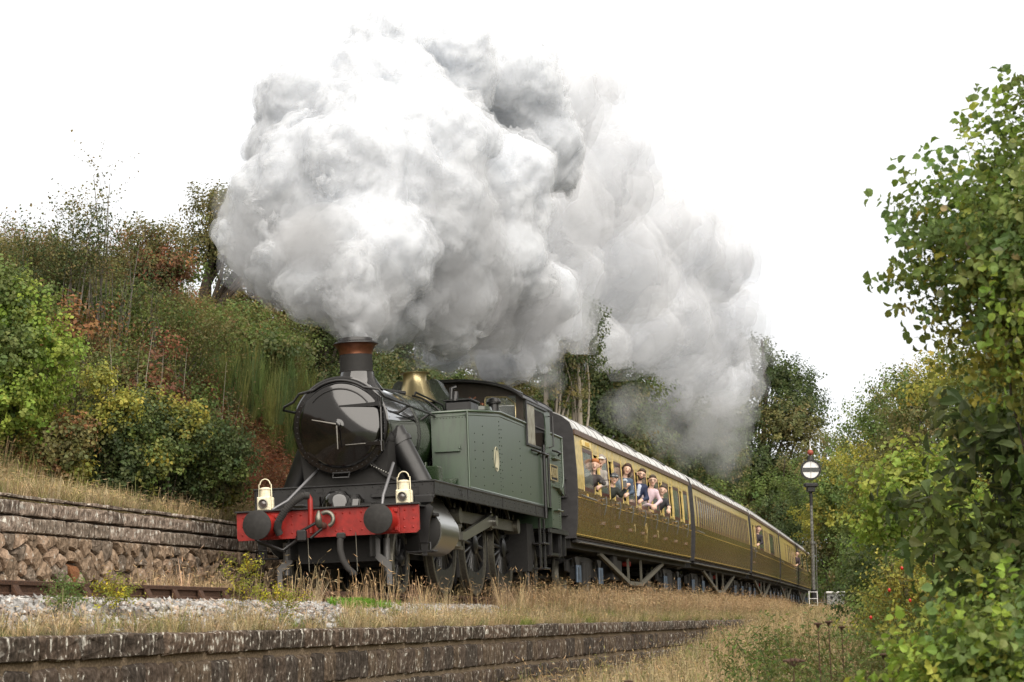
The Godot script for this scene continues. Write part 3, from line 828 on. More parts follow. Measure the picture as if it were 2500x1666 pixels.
	for i in 34:   # the hose's ribs
		var f := i / 34.0 * (hp.size() - 1); var k := int(f)
		var p: Vector3 = hp[k].lerp(hp[k + 1], f - k); var d: Vector3 = (hp[k + 1] - hp[k]).normalized()
		tube(s, [p - d * 0.008, p + d * 0.008], 0.055, 10)
	fin("vacuum_hose", s, rubber, L)
	s = st()
	tube(s, [P3(0.22, 0.84, -0.06), P3(0.21, 0.74, -0.1), P3(0.22, 0.62, -0.14), P3(0.26, 0.48, -0.16), P3(0.33, 0.36, -0.16), P3(0.42, 0.28, -0.14)], [0.05, 0.045, 0.045, 0.045, 0.045, 0.04], 10)
	box(s, P3(0.22, 0.82, -0.08), Vector3(0.12, 0.09, 0.1), 0.02); box(s, P3(0.4, 0.28, -0.14), Vector3(0.1, 0.05, 0.08), 0.015)
	fin("steam_heating_hose", s, rubber, L)
	s = st()
	for q in [[-0.28, 0.82, 0.34], [0.42, 0.86, 0.32]]: tube(s, [P3(q[0], q[1], -0.03), P3(q[0] + 0.01, q[2], -0.03)], 0.007, 5)
	fin("hanging_chain", s, oily, L)
	# ---- front platform, upright plate and running plate
	s = st()
	box(s, P3(0, 1.22, 0.48), Vector3(2.5, 0.02, 0.86))
	fin("front_platform", s, black, L)
	s = st()
	prism(s, [Vector2(-1.35, 1.3), Vector2(-1.3, 1.235), Vector2(1.14, 1.235), Vector2(1.26, 1.27), Vector2(1.345, 1.36), Vector2(1.36, 1.58), Vector2(-1.36, 1.58)], P3(0, 0, 0.9), X, U, Z * 0.02)
	for q in [[-0.8, 1.45], [-0.35, 1.46], [0.55, 1.47], [1.06, 1.47]]:
		for e in [[0, 0.05, 0.1, 0.012], [0, -0.05, 0.1, 0.012], [0.05, 0, 0.012, 0.1], [-0.05, 0, 0.012, 0.1]]: box(s, P3(q[0] + e[0], q[1] + e[1], 0.893), Vector3(e[2], e[3], 0.012))
	box(s, P3(0.62, 1.42, 0.86), Vector3(0.4, 0.07, 0.08), 0.01); box(s, P3(1.2, 1.33, 0.84), Vector3(0.26, 0.12, 0.1), 0.015)
	fin("upright_plate", s, black, L)
	s = st()
	rv = []
	for i in 22: rv.append(P3(-1.3 + i * 0.124, 1.545, 0.9))
	for q in [[-0.65, 1.3], [0.3, 1.33], [0.9, 1.34], [1.25, 1.42], [0.05, 1.4]]: rv.append(P3(q[0], q[1], 0.9))
	rivets(s, rv, Vector3.BACK, 0.012)
	tag(fin("rivets", s, black, L), "", "", "", "stuff")
	s = st()
	lathe(s, [Vector2(0.23, 0), Vector2(0.23, 0.1), Vector2(0.2, 0.2), Vector2(0.12, 0.28), Vector2(0, 0.3)], P3(0.02, 1.2, 0.5), U, 24)
	lathe(s, [Vector2(0.16, 0), Vector2(0.15, 0.14), Vector2(0.08, 0.21), Vector2(0, 0.22)], P3(0.24, 1.22, 0.6), U, 20)
	box(s, P3(-0.2, 1.32, 0.4), Vector3(0.04, 0.2, 0.04), 0.005); box(s, P3(-0.6, 1.27, 0.5), Vector3(0.3, 0.1, 0.3), 0.02)
	fin("valve_cover", s, gloss, L)
	s = st()
	tube(s, [P3(-0.82, 1.24, 0.05), P3(-0.66, 1.37, 0.27), P3(-0.42, 1.86, 1.05)], 0.021, 8)
	tube(s, [P3(0.8, 1.24, 0.05), P3(0.8, 1.36, 0.1), P3(0.74, 1.88, 0.95)], 0.023, 8)
	fin("stay_rod", s, mat("silver_paint", Color(0.45, 0.45, 0.46), 0.35, 0.5), L)
	s = st()
	box(s, P3(0, 1.595, 5.1), Vector3(2.74, 0.025, 8.46), 0.006)
	for sg in [1, -1]: box(s, P3(sg * 1.345, 1.49, 5.1), Vector3(0.02, 0.19, 8.4)); 
	for sg in [1, -1]: box(s, P3(sg * 1.335, 1.41, 5.1), Vector3(0.06, 0.014, 8.4))
	fin("running_plate", s, black, L)
	text("valance_number", "226", 0.17, 0.01, black, L, Transform3D(Basis(U, PI / 2), P3(1.356, 1.5, 2.55)))
	s = st()
	rv = []
	for i in 24: rv.append(P3(1.355, 1.46, 1.1 + i * 0.34)); 
	for i in 16: rv.append(P3(1.355, 1.535, 3.2 + i * 0.37))
	rivets(s, rv, X, 0.013); for z in [3.05, 5.6, 8.4]: box(s, P3(1.358, 1.49, z), Vector3(0.012, 0.17, 0.07))
	tag(fin("rivets", s, black, L), "", "", "", "stuff")
	# ---- smokebox, door, saddle
	s = st()
	lathe(s, [Vector2(0.6, -0.02), Vector2(0.7, -0.02), Vector2(0.722, 0.0), Vector2(0.722, 0.05), Vector2(0.705, 0.06), Vector2(0.705, 1.84), Vector2(0.6, 1.84)], P3(0, 2.46, 0.84), Z, 64)
	var sb := fin("smokebox", s, gloss, L)
	s = st()
	rv = []
	for ring in [[0.12, 46], [0.9, 0], [1.76, 40]]:
		for i in ring[1]:
			var a: float = TAU * i / ring[1]
			rivets(s, [P3(cos(a) * 0.705, 2.46 + sin(a) * 0.705, 0.84 + ring[0])], Vector3(cos(a), sin(a), 0), 0.013)
	for i in 52:
		var a := TAU * i / 52; rivets(s, [P3(cos(a) * 0.66, 2.46 + sin(a) * 0.66, 0.82)], Vector3.BACK, 0.011)
	tag(fin("rivets", s, black, sb), "", "", "", "stuff")
	s = st()
	lathe(s, [Vector2(0, 0), Vector2(0.615, 0.0), Vector2(0.625, 0.02), Vector2(0.6, 0.045), Vector2(0.57, 0.05), Vector2(0.42, 0.085), Vector2(0.22, 0.11), Vector2(0, 0.12)], P3(0, 2.46, 0.83), Vector3.BACK, 64)
	var door := fin("smokebox_door", s, gloss, L)
	s = st(); tube(s, arc(P3(0, 2.46, 0.77), X, U, 0.53, 0.62, 2.42, 24), 0.014, 6); fin("door_rail", s, black, door)
	s = st()
	for y in [0.27, -0.3]:
		prism(s, [Vector2(0.02, y - 0.012), Vector2(0.3, y - 0.02), Vector2(0.62, y - 0.025), Vector2(0.62, y + 0.035), Vector2(0.3, y + 0.02), Vector2(0.02, y + 0.012)], P3(0, 2.46, 0.72), X, U, Z * 0.06)
	tube(s, [P3(0.625, 2.05, 0.77), P3(0.625, 2.85, 0.77)], 0.022, 8); box(s, P3(0.62, 2.76, 0.78), Vector3(0.07, 0.16, 0.06), 0.01); box(s, P3(0.62, 2.13, 0.78), Vector3(0.07, 0.16, 0.06), 0.01)
	fin("door_hinge", s, gloss, door)
	s = st()
	lathe(s, [Vector2(0, 0), Vector2(0.085, 0), Vector2(0.085, 0.02), Vector2(0.05, 0.03), Vector2(0.05, 0.08), Vector2(0, 0.09)], P3(0, 2.46, 0.72), Vector3.BACK, 20); fin("door_boss", s, gloss, door)
	s = st()
	tube(s, [P3(0, 2.46, 0.6), P3(-0.36, 2.54, 0.6)], [0.014, 0.009], 8); tube(s, [P3(0, 2.44, 0.62), P3(0.01, 2.1, 0.62)], [0.014, 0.009], 8)
	tube(s, [P3(0.1, 2.16, 0.71), P3(0.4, 2.17, 0.72)], 0.007, 5)
	fin("door_handle", s, mat("dull_steel", Color(0.45, 0.44, 0.42), 0.4, 0.7), door)
	s = st(); box(s, P3(0, 1.77, 0.8), Vector3(0.26, 0.02, 0.06), 0.004); tube(s, [P3(-0.12, 1.78, 0.8), P3(-0.12, 1.7, 0.76), P3(0.12, 1.7, 0.76), P3(0.12, 1.78, 0.8)], 0.01, 5); fin("lamp_iron", s, black, L)
	s = st()
	var sad := [Vector2(-0.62, 1.0), Vector2(0.62, 1.0), Vector2(0.62, 1.62)]
	for i in 11:
		var a := -0.35 - (PI - 0.7) * i / 10.0
		sad.append(Vector2(cos(a) * 0.71, 2.46 + sin(a) * 0.71))
	sad.append(Vector2(-0.62, 1.62))
	prism(s, sad, P3(0, 0, 1.0), X, U, Z * 1.5)
	box(s, P3(0.55, 1.75, 1.15), Vector3(0.16, 0.18, 0.2), 0.03); tube(s, [P3(0.4, 1.9, 0.95), P3(0.6, 1.72, 0.95), P3(0.8, 1.62, 1.0)], 0.03, 6)
	fin("saddle", s, matt, L)
	s = st()
	for i in 9: ball(s, P3(0.42 + i * 0.035, 1.86 - i * 0.018, 0.93), Vector3.ONE * 0.014, 6, 4)
	fin("pipe_union", s, steel, L)
	for sg in [1, -1]:
		s = st()
		tube(s, [P3(sg * 0.58, 2.38, 1.55), P3(sg * 0.68, 2.22, 1.56), P3(sg * 0.84, 1.9, 1.6), P3(sg * 0.98, 1.6, 1.64)], [0.2, 0.18, 0.17, 0.17], 20)
		tube(s, [P3(sg * 0.655, 2.27, 1.555), P3(sg * 0.69, 2.2, 1.56)], 0.205, 20)
		fin("steam_pipe", s, black, L)
	# ---- boiler barrel, bands, firebox
	s = st()
	lathe(s, [Vector2(0.5, 0), Vector2(0.715, 0.005), Vector2(0.73, 0.4), Vector2(0.775, 2.6), Vector2(0.8, 3.1)], P3(0, 2.46, 2.68), Z, 56)
	fin("boiler", s, dgreen, L)
	s = st()
	for q in [[0.03, 0.718], [0.98, 0.745], [1.9, 0.765]]: lathe(s, [Vector2(q[1], -0.03), Vector2(q[1] + 0.007, -0.03), Vector2(q[1] + 0.007, 0.03), Vector2(q[1], 0.03)], P3(0, 2.46, 2.68 + q[0]), Z, 56)
	fin("boiler_band", s, black, L)
	s = st()
	var fb := []
	for i in 7:
		var a := PI / 2 * i / 6.0
		fb.append(Vector2(0.58 + cos(a) * 0.3, 3.06 + sin(a) * 0.27))
	for i in 7:
		var a := PI / 2 + PI / 2 * i / 6.0
		fb.append(Vector2(-0.58 + cos(a) * 0.3, 3.06 + sin(a) * 0.27))
	fb.append(Vector2(-0.86, 1.6)); fb.append(Vector2(0.86, 1.6))
	prism(s, fb, P3(0, 0, 6.1), X, U, Z * 1.75, true)
	lathe(s, [Vector2(0.82, 0.0), Vector2(0.86, 0.2), Vector2(0.86, 0.5)], P3(0, 2.46, 5.75), Z, 40)
	fin("firebox", s, dgreen, L)
	# ---- chimney
	s = st()
	lathe(s, [Vector2(0.4, 3.06), Vector2(0.33, 3.16), Vector2(0.28, 3.24), Vector2(0.258, 3.33)], P3(0, 0, 1.78), U, 40)
	var chim := fin("chimney", s, gloss, L)
	s = st(); lathe(s, [Vector2(0.258, 3.33), Vector2(0.263, 3.335), Vector2(0.263, 3.35), Vector2(0.248, 3.355), Vector2(0.246, 3.6), Vector2(0.18, 3.6)], P3(0, 0, 1.78), U, 40); fin("chimney_barrel", s, matt, chim)
	s = st(); lathe(s, [Vector2(0.249, 3.595), Vector2(0.252, 3.64), Vector2(0.27, 3.69), Vector2(0.305, 3.74), Vector2(0.335, 3.755)], P3(0, 0, 1.78), U, 40); fin("copper_cap", s, copper, chim)
	s = st(); lathe(s, [Vector2(0.325, 3.752), Vector2(0.34, 3.758), Vector2(0.338, 3.772), Vector2(0.3, 3.79), Vector2(0.26, 3.8), Vector2(0.25, 3.845), Vector2(0.2, 3.85), Vector2(0.19, 3.6)], P3(0, 0, 1.78), U, 40); fin("chimney_rim", s, black, chim)
	# ---- safety valve bonnet and top feeds
	s = st()
	lathe(s, [Vector2(0.34, 3.2), Vector2(0.29, 3.3), Vector2(0.235, 3.42), Vector2(0.2, 3.54), Vector2(0.19, 3.64), Vector2(0.2, 3.68), Vector2(0.245, 3.69), Vector2(0.25, 3.705), Vector2(0.19, 3.71), Vector2(0.17, 3.6)], P3(0, 0, 5.35), U, 36)
	fin("safety_valve_bonnet", s, brass, L)
	s = st()
	for sg in [1, -1]: prism(s, [Vector2(sg * 0.2, 3.58), Vector2(sg * 0.3, 3.6), Vector2(sg * 0.37, 3.56), Vector2(sg * 0.42, 3.46), Vector2(sg * 0.52, 3.3), Vector2(sg * 0.7, 3.1), Vector2(sg * 0.74, 2.9), Vector2(sg * 0.2, 2.95)], P3(0, 0, 5.42), X, U, Z * 0.36, true)
	fin("top_feed", s, dgreen, L)
	s = st()
	tube(s, [P3(0.28, 3.2, 4.2), P3(0.28, 3.26, 4.25), P3(0.56, 3.1, 4.9), P3(0.58, 3.02, 4.95), P3(0.56, 2.98, 4.98)], 0.016, 6)
	tube(s, [P3(-0.08, 3.25, 3.6), P3(0.2, 3.22, 3.9)], 0.03, 8)
	tube(s, arc(P3(0, 2.46, 4.45), X, U, 0.79, 0.35, 1.35, 14), 0.018, 6)
	fin("feed_pipe", s, black, L)
	# ---- handrail: along both sides and up over the smokebox front
	s = st()
	var hr := [P3(0.83, 2.72, 4.0), P3(0.8, 2.78, 2.9), P3(0.79, 2.79, 1.6), P3(0.76, 2.8, 0.95), P3(0.68, 2.84, 0.82), P3(0.6, 2.95, 0.79)]
	for p in arc(P3(0, 2.46, 0.785), X, U, 0.655, 0.95, 2.19, 20): hr.append(p)
	for p in [P3(-0.6, 2.95, 0.79), P3(-0.7, 2.84, 0.82), P3(-0.85, 2.78, 0.85), P3(-0.88, 2.74, 0.9), P3(-0.79, 2.72, 1.1), P3(-0.79, 2.78, 2.9)]: hr.append(p)
	tube(s, hr, 0.019, 8)
	for z in [1.75, 3.1]: tube(s, [P3(0.66, 2.66, z - 0.2), P3(0.79, 2.785, z)], [0.025, 0.02], 6); ball(s, P3(0.79, 2.785, z), Vector3.ONE * 0.03, 8, 5)
	fin("handrail", s, black, L)
	# ---- side tanks with a sloping front top
	for sg in [1, -1]:
		s = st()
		prism(s, [Vector2(3.3, 1.62), Vector2(7.85, 1.62), Vector2(7.85, 3.0), Vector2(5.7, 3.0), Vector2(3.3, 2.81)], Vector3(sg * 1.33, 0, 0), Vector3(0, 0, -1), U, Vector3(-sg * 0.58, 0, 0))
		var tank := fin("side_tank", s, green, L)
		s = st()
		tube(s, [P3(sg * 0.76, 2.815, 3.29), P3(sg * 1.335, 2.815, 3.29), P3(sg * 1.335, 3.005, 5.7), P3(sg * 1.335, 3.005, 7.85)], 0.022, 8)
		tube(s, [P3(sg * 0.76, 2.75, 3.295), P3(sg * 1.334, 2.75, 3.295), P3(sg * 1.334, 2.935, 5.7), P3(sg * 1.334, 2.935, 7.85)], 0.008, 6)
		tube(s, [P3(sg * 1.332, 1.63, 3.28), P3(sg * 1.332, 2.81, 3.28)], 0.018, 8)
		tube(s, [P3(sg * 1.335, 1.625, 3.28), P3(sg * 1.335, 1.625, 9.2)], 0.018, 6)
		fin("beading", s, green, tank)
		s = st()
		rv = []
		for q in [[3.75, 2.5, 0.135], [4.35, 2.66, 0.135], [5.05, 2.32, 0.135], [5.62, 2.84, 0.066], [5.78, 2.72, 0.135], [6.55, 2.28, 0.135], [7.3, 2.64, 0.125], [8.1, 1.9, 0.125]]:
			var y: float = q[1]
			while y > 1.7: rv.append(P3(sg * 1.33, y, q[0])); y -= q[2]
		rivets(s, rv, Vector3(sg, 0, 0), 0.015)
		rv = []
		for i in 75: rv.append(P3(sg * 1.33, lerpf(2.785, 2.975, clampf(i / 38.0, 0, 1)), 3.36 + i * 0.06))
		rivets(s, rv, Vector3(sg, 0, 0), 0.009)
		rv = []
		for i in 11: rv.append(P3(sg * (0.8 + i * 0.05), 2.72, 3.3))
		rivets(s, rv, Vector3.BACK, 0.01)
		tag(fin("rivets", s, mat("rivet_green", Color(0.12, 0.16, 0.11), 0.5), tank), "", "", "", "stuff")
		s = st(); box(s, P3(sg * 1.0, 2.2, 3.27), Vector3(0.4, 0.02, 0.07), 0.005); tube(s, [P3(sg * 1.2, 2.28, 3.28), P3(sg * 1.2, 2.23, 3.24)], 0.012, 5); fin("tank_step", s, green, tank)
		# oval crest: a ring with two strokes
		s = st()
		var ov := []
		for i in 25: ov.append(P3(sg * 1.336, 2.2 + sin(TAU * i / 24) * 0.2, 5.33 + cos(TAU * i / 24) * 0.16))
		tube(s, ov, 0.006, 5, false)
		for z in [5.27, 5.33, 5.39]: tube(s, [P3(sg * 1.336, 2.34, z), P3(sg * 1.336, 2.2, z + 0.03), P3(sg * 1.336, 2.06, z - 0.01)], 0.006, 5)
		fin("crest", s, mat("gold_leaf", Color(0.78, 0.76, 0.66), 0.5), tank)
		# splasher before the tank
		s = st()
		var sp := arc(Vector3.ZERO, Vector3(1, 0, 0), U, 0.98, 0.0, PI, 24); var poly := []
		for p in sp: if p.y > 0.66: poly.append(Vector2(3.62 + p.x, p.y + 0.86))
		prism(s, [Vector2(poly[0].x, 1.6)] + poly + [Vector2(poly[-1].x, 1.6)], Vector3(sg * 1.15, 0, 0), Vector3(0, 0, -1), U, Vector3(-sg * 0.5, 0, 0), true)
		fin("splasher", s, dgreen, L)
		s = st(); box(s, P3(sg * 0.98, 1.76, 2.4), Vector3(0.22, 0.3, 0.3), 0.02); box(s, P3(sg * 0.86, 1.84, 2.7), Vector3(0.3, 0.05, 0.2), 0.01); tube(s, [P3(sg * 0.8, 1.85, 2.62), P3(sg * 0.8, 2.0, 2.62)], 0.03, 8); fin("lubricator_box", s, dgreen, L)
	s = st()
	box(s, P3(1.02, 2.93, 4.3), Vector3(0.42, 0.26, 0.6), 0.03); box(s, P3(1.02, 3.07, 4.3), Vector3(0.46, 0.03, 0.64), 0.01)
	tube(s, [P3(0.92, 3.05, 4.02), P3(0.92, 3.26, 4.05), P3(0.98, 3.29, 4.1)], 0.035, 8); tube(s, [P3(0.98, 3.05, 4.02), P3(0.98, 3.2, 4.05)], 0.05, 8)
	fin("tank_filler", s, black, L)
	s = st(); lathe(s, [Vector2(0.085, 2.98), Vector2(0.085, 3.16), Vector2(0.12, 3.165), Vector2(0.125, 3.2), Vector2(0.09, 3.26), Vector2(0, 3.285)], P3(1.2, 0, 5.9), U, 18); fin("tank_vent", s, black, L)
	s = st(); lathe(s, [Vector2(0.3, 3.0), Vector2(0.28, 3.06), Vector2(0.1, 3.09), Vector2(0, 3.1)], P3(1.0, 0, 5.3), U, 24); fin("tank_lid", s, dgreen, L)
	# ---- cab
	s = st()
	var roofy := func(x: float) -> float: return 3.42 + 0.52 * sqrt(maxf(0.0, 1.0 - (x / 1.42) ** 2)) - 0.16
	var half := []
	for i in 13: half.append(Vector2(1.33 - 1.33 * i / 12.0, roofy.call(1.33 - 1.33 * i / 12.0)))
	for sg in [1, -1]:   # front sheet: two halves, each with a window cut out
		var outl := [Vector2(0.0, 3.0), Vector2(sg * 1.33, 3.0)]
		for p in half: outl.append(Vector2(p.x * sg, p.y))
		var A := PackedVector2Array(outl); if Geometry2D.is_polygon_clockwise(A): A.reverse()
		# strips round the window
		for piece in [[0.0, 0.62, 3.0, 9.0], [0.62, 1.18, 3.0, 3.06], [1.18, 1.33, 3.0, 9.0], [0.62, 1.18, 3.5, 9.0]]:
			var R := PackedVector2Array([Vector2(sg * piece[0], piece[2]), Vector2(sg * piece[1], piece[2]), Vector2(sg * piece[1], piece[3]), Vector2(sg * piece[0], piece[3])])
			for q in Geometry2D.intersect_polygons(A, R): prism(s, Array(q), P3(0, 0, 7.85), X, U, Z * 0.02)
	fin("cab_front", s, mat("cab_brown", Color(0.22, 0.19, 0.15), 0.5, 0.0, {"tex": soot, "scale": 1.0}), L)
	for sg in [1, -1]:
		s = st(); tube(s, [P3(sg * 0.63, 3.06, 7.84), P3(sg * 1.17, 3.06, 7.84), P3(sg * 1.17, 3.36, 7.84), P3(sg * 1.02, 3.48, 7.84), P3(sg * 0.66, 3.5, 7.84), P3(sg * 0.63, 3.45, 7.84), P3(sg * 0.63, 3.06, 7.84)], 0.014, 6, false); fin("window_frame", s, brass, L)
		s = st(); box(s, P3(sg * 0.9, 3.28, 7.87), Vector3(0.56, 0.46, 0.006)); fin("window_pane", s, mat("glass", Color(0.75, 0.8, 0.78), 0.04, 0.0, {"alpha": 0.12}), L)
	s = st()
	box(s, P3(0, 2.3, 9.9), Vector3(2.5, 1.4, 0.1)); box(s, P3(0, 1.65, 8.9), Vector3(2.4, 0.05, 2.2)); box(s, P3(0, 2.3, 7.9), Vector3(1.9, 1.5, 0.1))
	fin("cab_inside", s, mat("cab_dark", Color(0.19, 0.16, 0.13), 0.8), L)
	for sg in [1, -1]:
		# side sheet as one plate with the doorway cut out
		s = st()
		prism(s, [Vector2(7.85, 1.62), Vector2(9.25, 1.62), Vector2(9.25, 2.68), Vector2(8.62, 2.68), Vector2(8.62, 3.33), Vector2(9.6, 3.33), Vector2(9.72, 3.25), Vector2(9.76, 3.1), Vector2(9.72, 2.68), Vector2(9.6, 2.64), Vector2(9.6, 1.62), Vector2(10.2, 1.62), Vector2(10.2, 3.44), Vector2(7.85, 3.44)], Vector3(sg * 1.33, 0, 0), Vector3(0, 0, -1), U, Vector3(-sg * 0.02, 0, 0))
		fin("cab_side", s, green, L)
		s = st(); box(s, P3(sg * 1.315, 2.15, 9.42), Vector3(0.015, 1.04, 0.34)); fin("cab_door", s, green, L)
		s = st(); box(s, P3(sg * 1.345, 3.0, 8.27), Vector3(0.014, 0.72, 0.72), 0.004); fin("cab_shutter", s, mat("grey_shutter", Color(0.62, 0.62, 0.57), 0.4, 0.0, {"tex": noi("shuttex", FastNoiseLite.TYPE_SIMPLEX_SMOOTH, 0.015, 4, [[0.3, Color(0.62, 0.58, 0.5)], [0.7, gray(1.0)]], 61), "sx": Vector3(3, 0.6, 3), "scale": 1.0}), L)
		s = st()
		box(s, P3(sg * 1.35, 3.02, 7.89), Vector3(0.03, 0.8, 0.05)); box(s, P3(sg * 1.35, 2.64, 8.6), Vector3(0.03, 0.035, 1.5)); box(s, P3(sg * 1.35, 3.39, 8.9), Vector3(0.02, 0.04, 1.9))
		fin("shutter_runner", s, black, L)
		s = st()
		tube(s, [P3(sg * 1.38, 1.4, 9.2), P3(sg * 1.38, 2.72, 9.2)], 0.03, 8); tube(s, [P3(sg * 1.37, 1.62, 9.68), P3(sg * 1.37, 2.6, 9.68)], 0.022, 8)
		tube(s, [P3(sg * 1.34, 3.3, 9.95), P3(sg * 1.42, 3.3, 9.98), P3(sg * 1.42, 2.75, 9.98), P3(sg * 1.34, 2.72, 9.95)], 0.016, 6)
		for q in [[8.55, 2.55], [9.3, 2.55], [10.6, 2.68]]: tube(s, [P3(sg * 1.33, q[1] + 0.02, q[0] - 0.25), P3(sg * 1.4, q[1], q[0] - 0.15), P3(sg * 1.4, q[1], q[0] + 0.2), P3(sg * 1.34, q[1] - 0.04, q[0] + 0.25)], 0.02, 6)
		fin("cab_handrail", s, black, L)
	s = st()
	var roof := []
	for i in 25: var x := -1.36 + 2.72 * i / 24.0; roof.append(Vector2(x, roofy.call(x) + 0.03))
	for i in 25: var x := 1.36 - 2.72 * i / 24.0; roof.append(Vector2(x, roofy.call(x)))
	prism(s, roof, P3(0, 0, 7.62), X, U, Z * 2.75, true)
	var cr := fin("cab_roof", s, mat("roof_black", Color(0.17, 0.17, 0.17), 0.5, 0.0, {"rtex": rough_noise, "scale": 1.0}), L)
	s = st()
	for z in [7.64, 9.0, 10.35]:
		var P := []
		for i in 25: var x := -1.35 + 2.7 * i / 24.0; P.append(P3(x, roofy.call(x) + 0.035, z))
		tube(s, P, 0.02, 6)
	tube(s, [P3(0.55, roofy.call(0.55) + 0.07, 8.2), P3(0.95, roofy.call(0.95) + 0.07, 8.2), P3(0.95, roofy.call(0.95) + 0.07, 9.6), P3(0.55, roofy.call(0.55) + 0.07, 9.6), P3(0.55, roofy.call(0.55) + 0.07, 8.2)], 0.02, 6)
	fin("roof_rib", s, black, cr)
	s = st(); for x in [-0.34, -0.12]: lathe(s, [Vector2(0.0, 3.3), Vector2(0.07, 3.3), Vector2(0.07, 3.5), Vector2(0.03, 3.53), Vector2(0.03, 3.6), Vector2(0, 3.6)], P3(x + 0.1, 0.1, 7.5), U, 14)
	fin("whistle", s, copper, L)
	s = st()
	tube(s, [P3(0.25, 3.36, 7.6), P3(0.4, 3.5, 7.7)], 0.015, 6); tube(s, [P3(0.36, 3.36, 7.6), P3(0.5, 3.5, 7.7)], 0.015, 6); tube(s, [P3(0.62, 3.2, 7.5), P3(0.62, 3.35, 7.6)], 0.05, 10)
	fin("cab_pipework", s, copper, L)
	# ---- bunker with number plate
	s = st()
	prism(s, [Vector2(10.2, 1.27), Vector2(11.1, 1.27), Vector2(11.15, 1.9), Vector2(11.42, 2.2), Vector2(11.42, 3.02), Vector2(10.2, 3.02)], Vector3(1.3, 0, 0), Vector3(0, 0, -1), U, Vector3(-2.6, 0, 0))
	var bk := fin("bunker", s, green, L)
	s = st()
	tube(s, [P3(1.31, 3.02, 10.2), P3(1.31, 3.02, 11.43)], 0.02, 6); tube(s, [P3(1.31, 3.02, 11.43), P3(1.31, 2.2, 11.43), P3(1.31, 1.9, 11.16)], 0.02, 6)
	prism(s, [Vector2(10.1, 2.02), Vector2(10.75, 2.02), Vector2(11.2, 1.9), Vector2(11.2, 2.05), Vector2(10.75, 2.06), Vector2(10.1, 2.06)], Vector3(1.36, 0, 0), Vector3(0, 0, -1), U, Vector3(-0.06, 0, 0))
	box(s, P3(1.33, 2.56, 10.6), Vector3(0.1, 0.03, 0.6), 0.01); box(s, P3(1.33, 1.6, 10.7), Vector3(0.1, 0.03, 0.6), 0.01)
	fin("beading", s, green, bk)
	s = st()
	rv = []
	for i in 26: rv.append(P3(1.3, 1.32 + i * 0.045, 10.95 + (0.0 if i < 14 else (i - 14) * 0.022)))
	for i in 9: rv.append(P3(1.3, 2.08 + i * 0.09, 11.3))
	for i in 8: rv.append(P3(1.3, 2.95 - i * 0.09, 10.32)); rv.append(P3(1.3, 1.3 + i * 0.12, 10.3))
	rivets(s, rv, X, 0.014)
	tag(fin("rivets", s, mat("rivet_green", Color(0.12, 0.16, 0.11), 0.5), bk), "", "", "", "stuff")
	s = st(); box(s, P3(1.335, 2.28, 10.33), Vector3(0.02, 0.28, 0.66), 0.005); var pl := fin("number_plate", s, matt, L)
	s = st()
	for q in [[0, 0.14, 0.67, 0.02], [0, -0.14, 0.67, 0.02], [0.33, 0, 0.02, 0.28], [-0.33, 0, 0.02, 0.28]]: box(s, P3(1.345, 2.28 + q[1], 10.33 + q[0]), Vector3(0.02, q[3], q[2]), 0.004)
	fin("plate_rim", s, brass, pl)
	text("plate_number", "4150", 0.25, 0.02, brass, pl, Transform3D(Basis(U, PI / 2), P3(1.352, 2.28, 10.33)))
	s = st()
	box(s, P3(0, 1.0, 11.45), Vector3(2.6, 0.44, 0.06)); box(s, P3(0, 1.24, 11.0), Vector3(2.7, 0.03, 1.0)); box(s, P3(1.33, 1.2, 10.6), Vector3(0.04, 0.07, 1.9)); box(s, P3(1.3, 1.0, 9.9), Vector3(0.06, 0.5, 0.05)); box(s, P3(1.3, 1.0, 10.85), Vector3(0.06, 0.5, 0.05)); box(s, P3(1.25, 0.78, 10.4), Vector3(0.1, 0.05, 1.0))
	for sg in [1, -1]: tube(s, [P3(sg * 0.87, 1.01, 11.45), P3(sg * 0.87, 1.01, 11.9)], [0.15, 0.1], 16); tube(s, [P3(sg * 0.87, 1.01, 11.92), P3(sg * 0.87, 1.01, 11.98)], 0.2, 20)
	fin("rear_beam", s, black, L)
	# ---- cylinders
	for sg in [1, -1]:
		s = st()
		var cy := [Vector2(1.06, 1.42), Vector2(0.7, 1.42), Vector2(0.7, 0.6)]
		for i in 14:
			var a := -PI * 0.62 + PI * 0.72 * i / 13.0
			cy.append(Vector2(0.98 + cos(a) * 0.345, 0.9 + sin(a) * 0.345))
		var cq := []
		for p in cy: cq.append(Vector2(p.x * sg, p.y))
		prism(s, cq, P3(0, 0, 1.36), X, U, Z * 1.12, true)
		var cyl := fin("cylinder", s, steel, L)
		s = st()
		lathe(s, [Vector2(0, 0), Vector2(0.33, 0.0), Vector2(0.33, 0.05), Vector2(0.27, 0.08), Vector2(0, 0.12)], P3(sg * 0.98, 0.9, 1.36), Vector3.BACK, 28)
		prism(s, [Vector2(sg * 0.7, 1.4), Vector2(sg * 1.06, 1.4), Vector2(sg * 1.3, 1.0), Vector2(sg * 0.7, 1.0)], P3(0, 0, 1.355), X, U, Z * -0.03)
		tube(s, [P3(sg * 0.98, 0.9, 1.3), P3(sg * 0.98, 0.9, 0.96)], 0.05, 10); box(s, P3(sg * 1.05, 1.12, 1.2), Vector3(0.5, 0.05, 0.3), 0.01)
		fin("cylinder_cover", s, matt, cyl)
		s = st()
		rv = []
		for z in [1.45, 2.4]: for k in 3: rv.append(P3(sg * (1.1 + k * 0.085), 1.36 - k * 0.15, z))
		rivets(s, rv, Vector3(sg * 0.86, 0.5, 0), 0.016)
		tag(fin("rivets", s, black, cyl), "", "", "", "stuff")
		s = st()
		for y in [1.07, 0.73]: box(s, P3(sg * 0.98, y, 3.25), Vector3(0.09, 0.06, 1.5), 0.008)
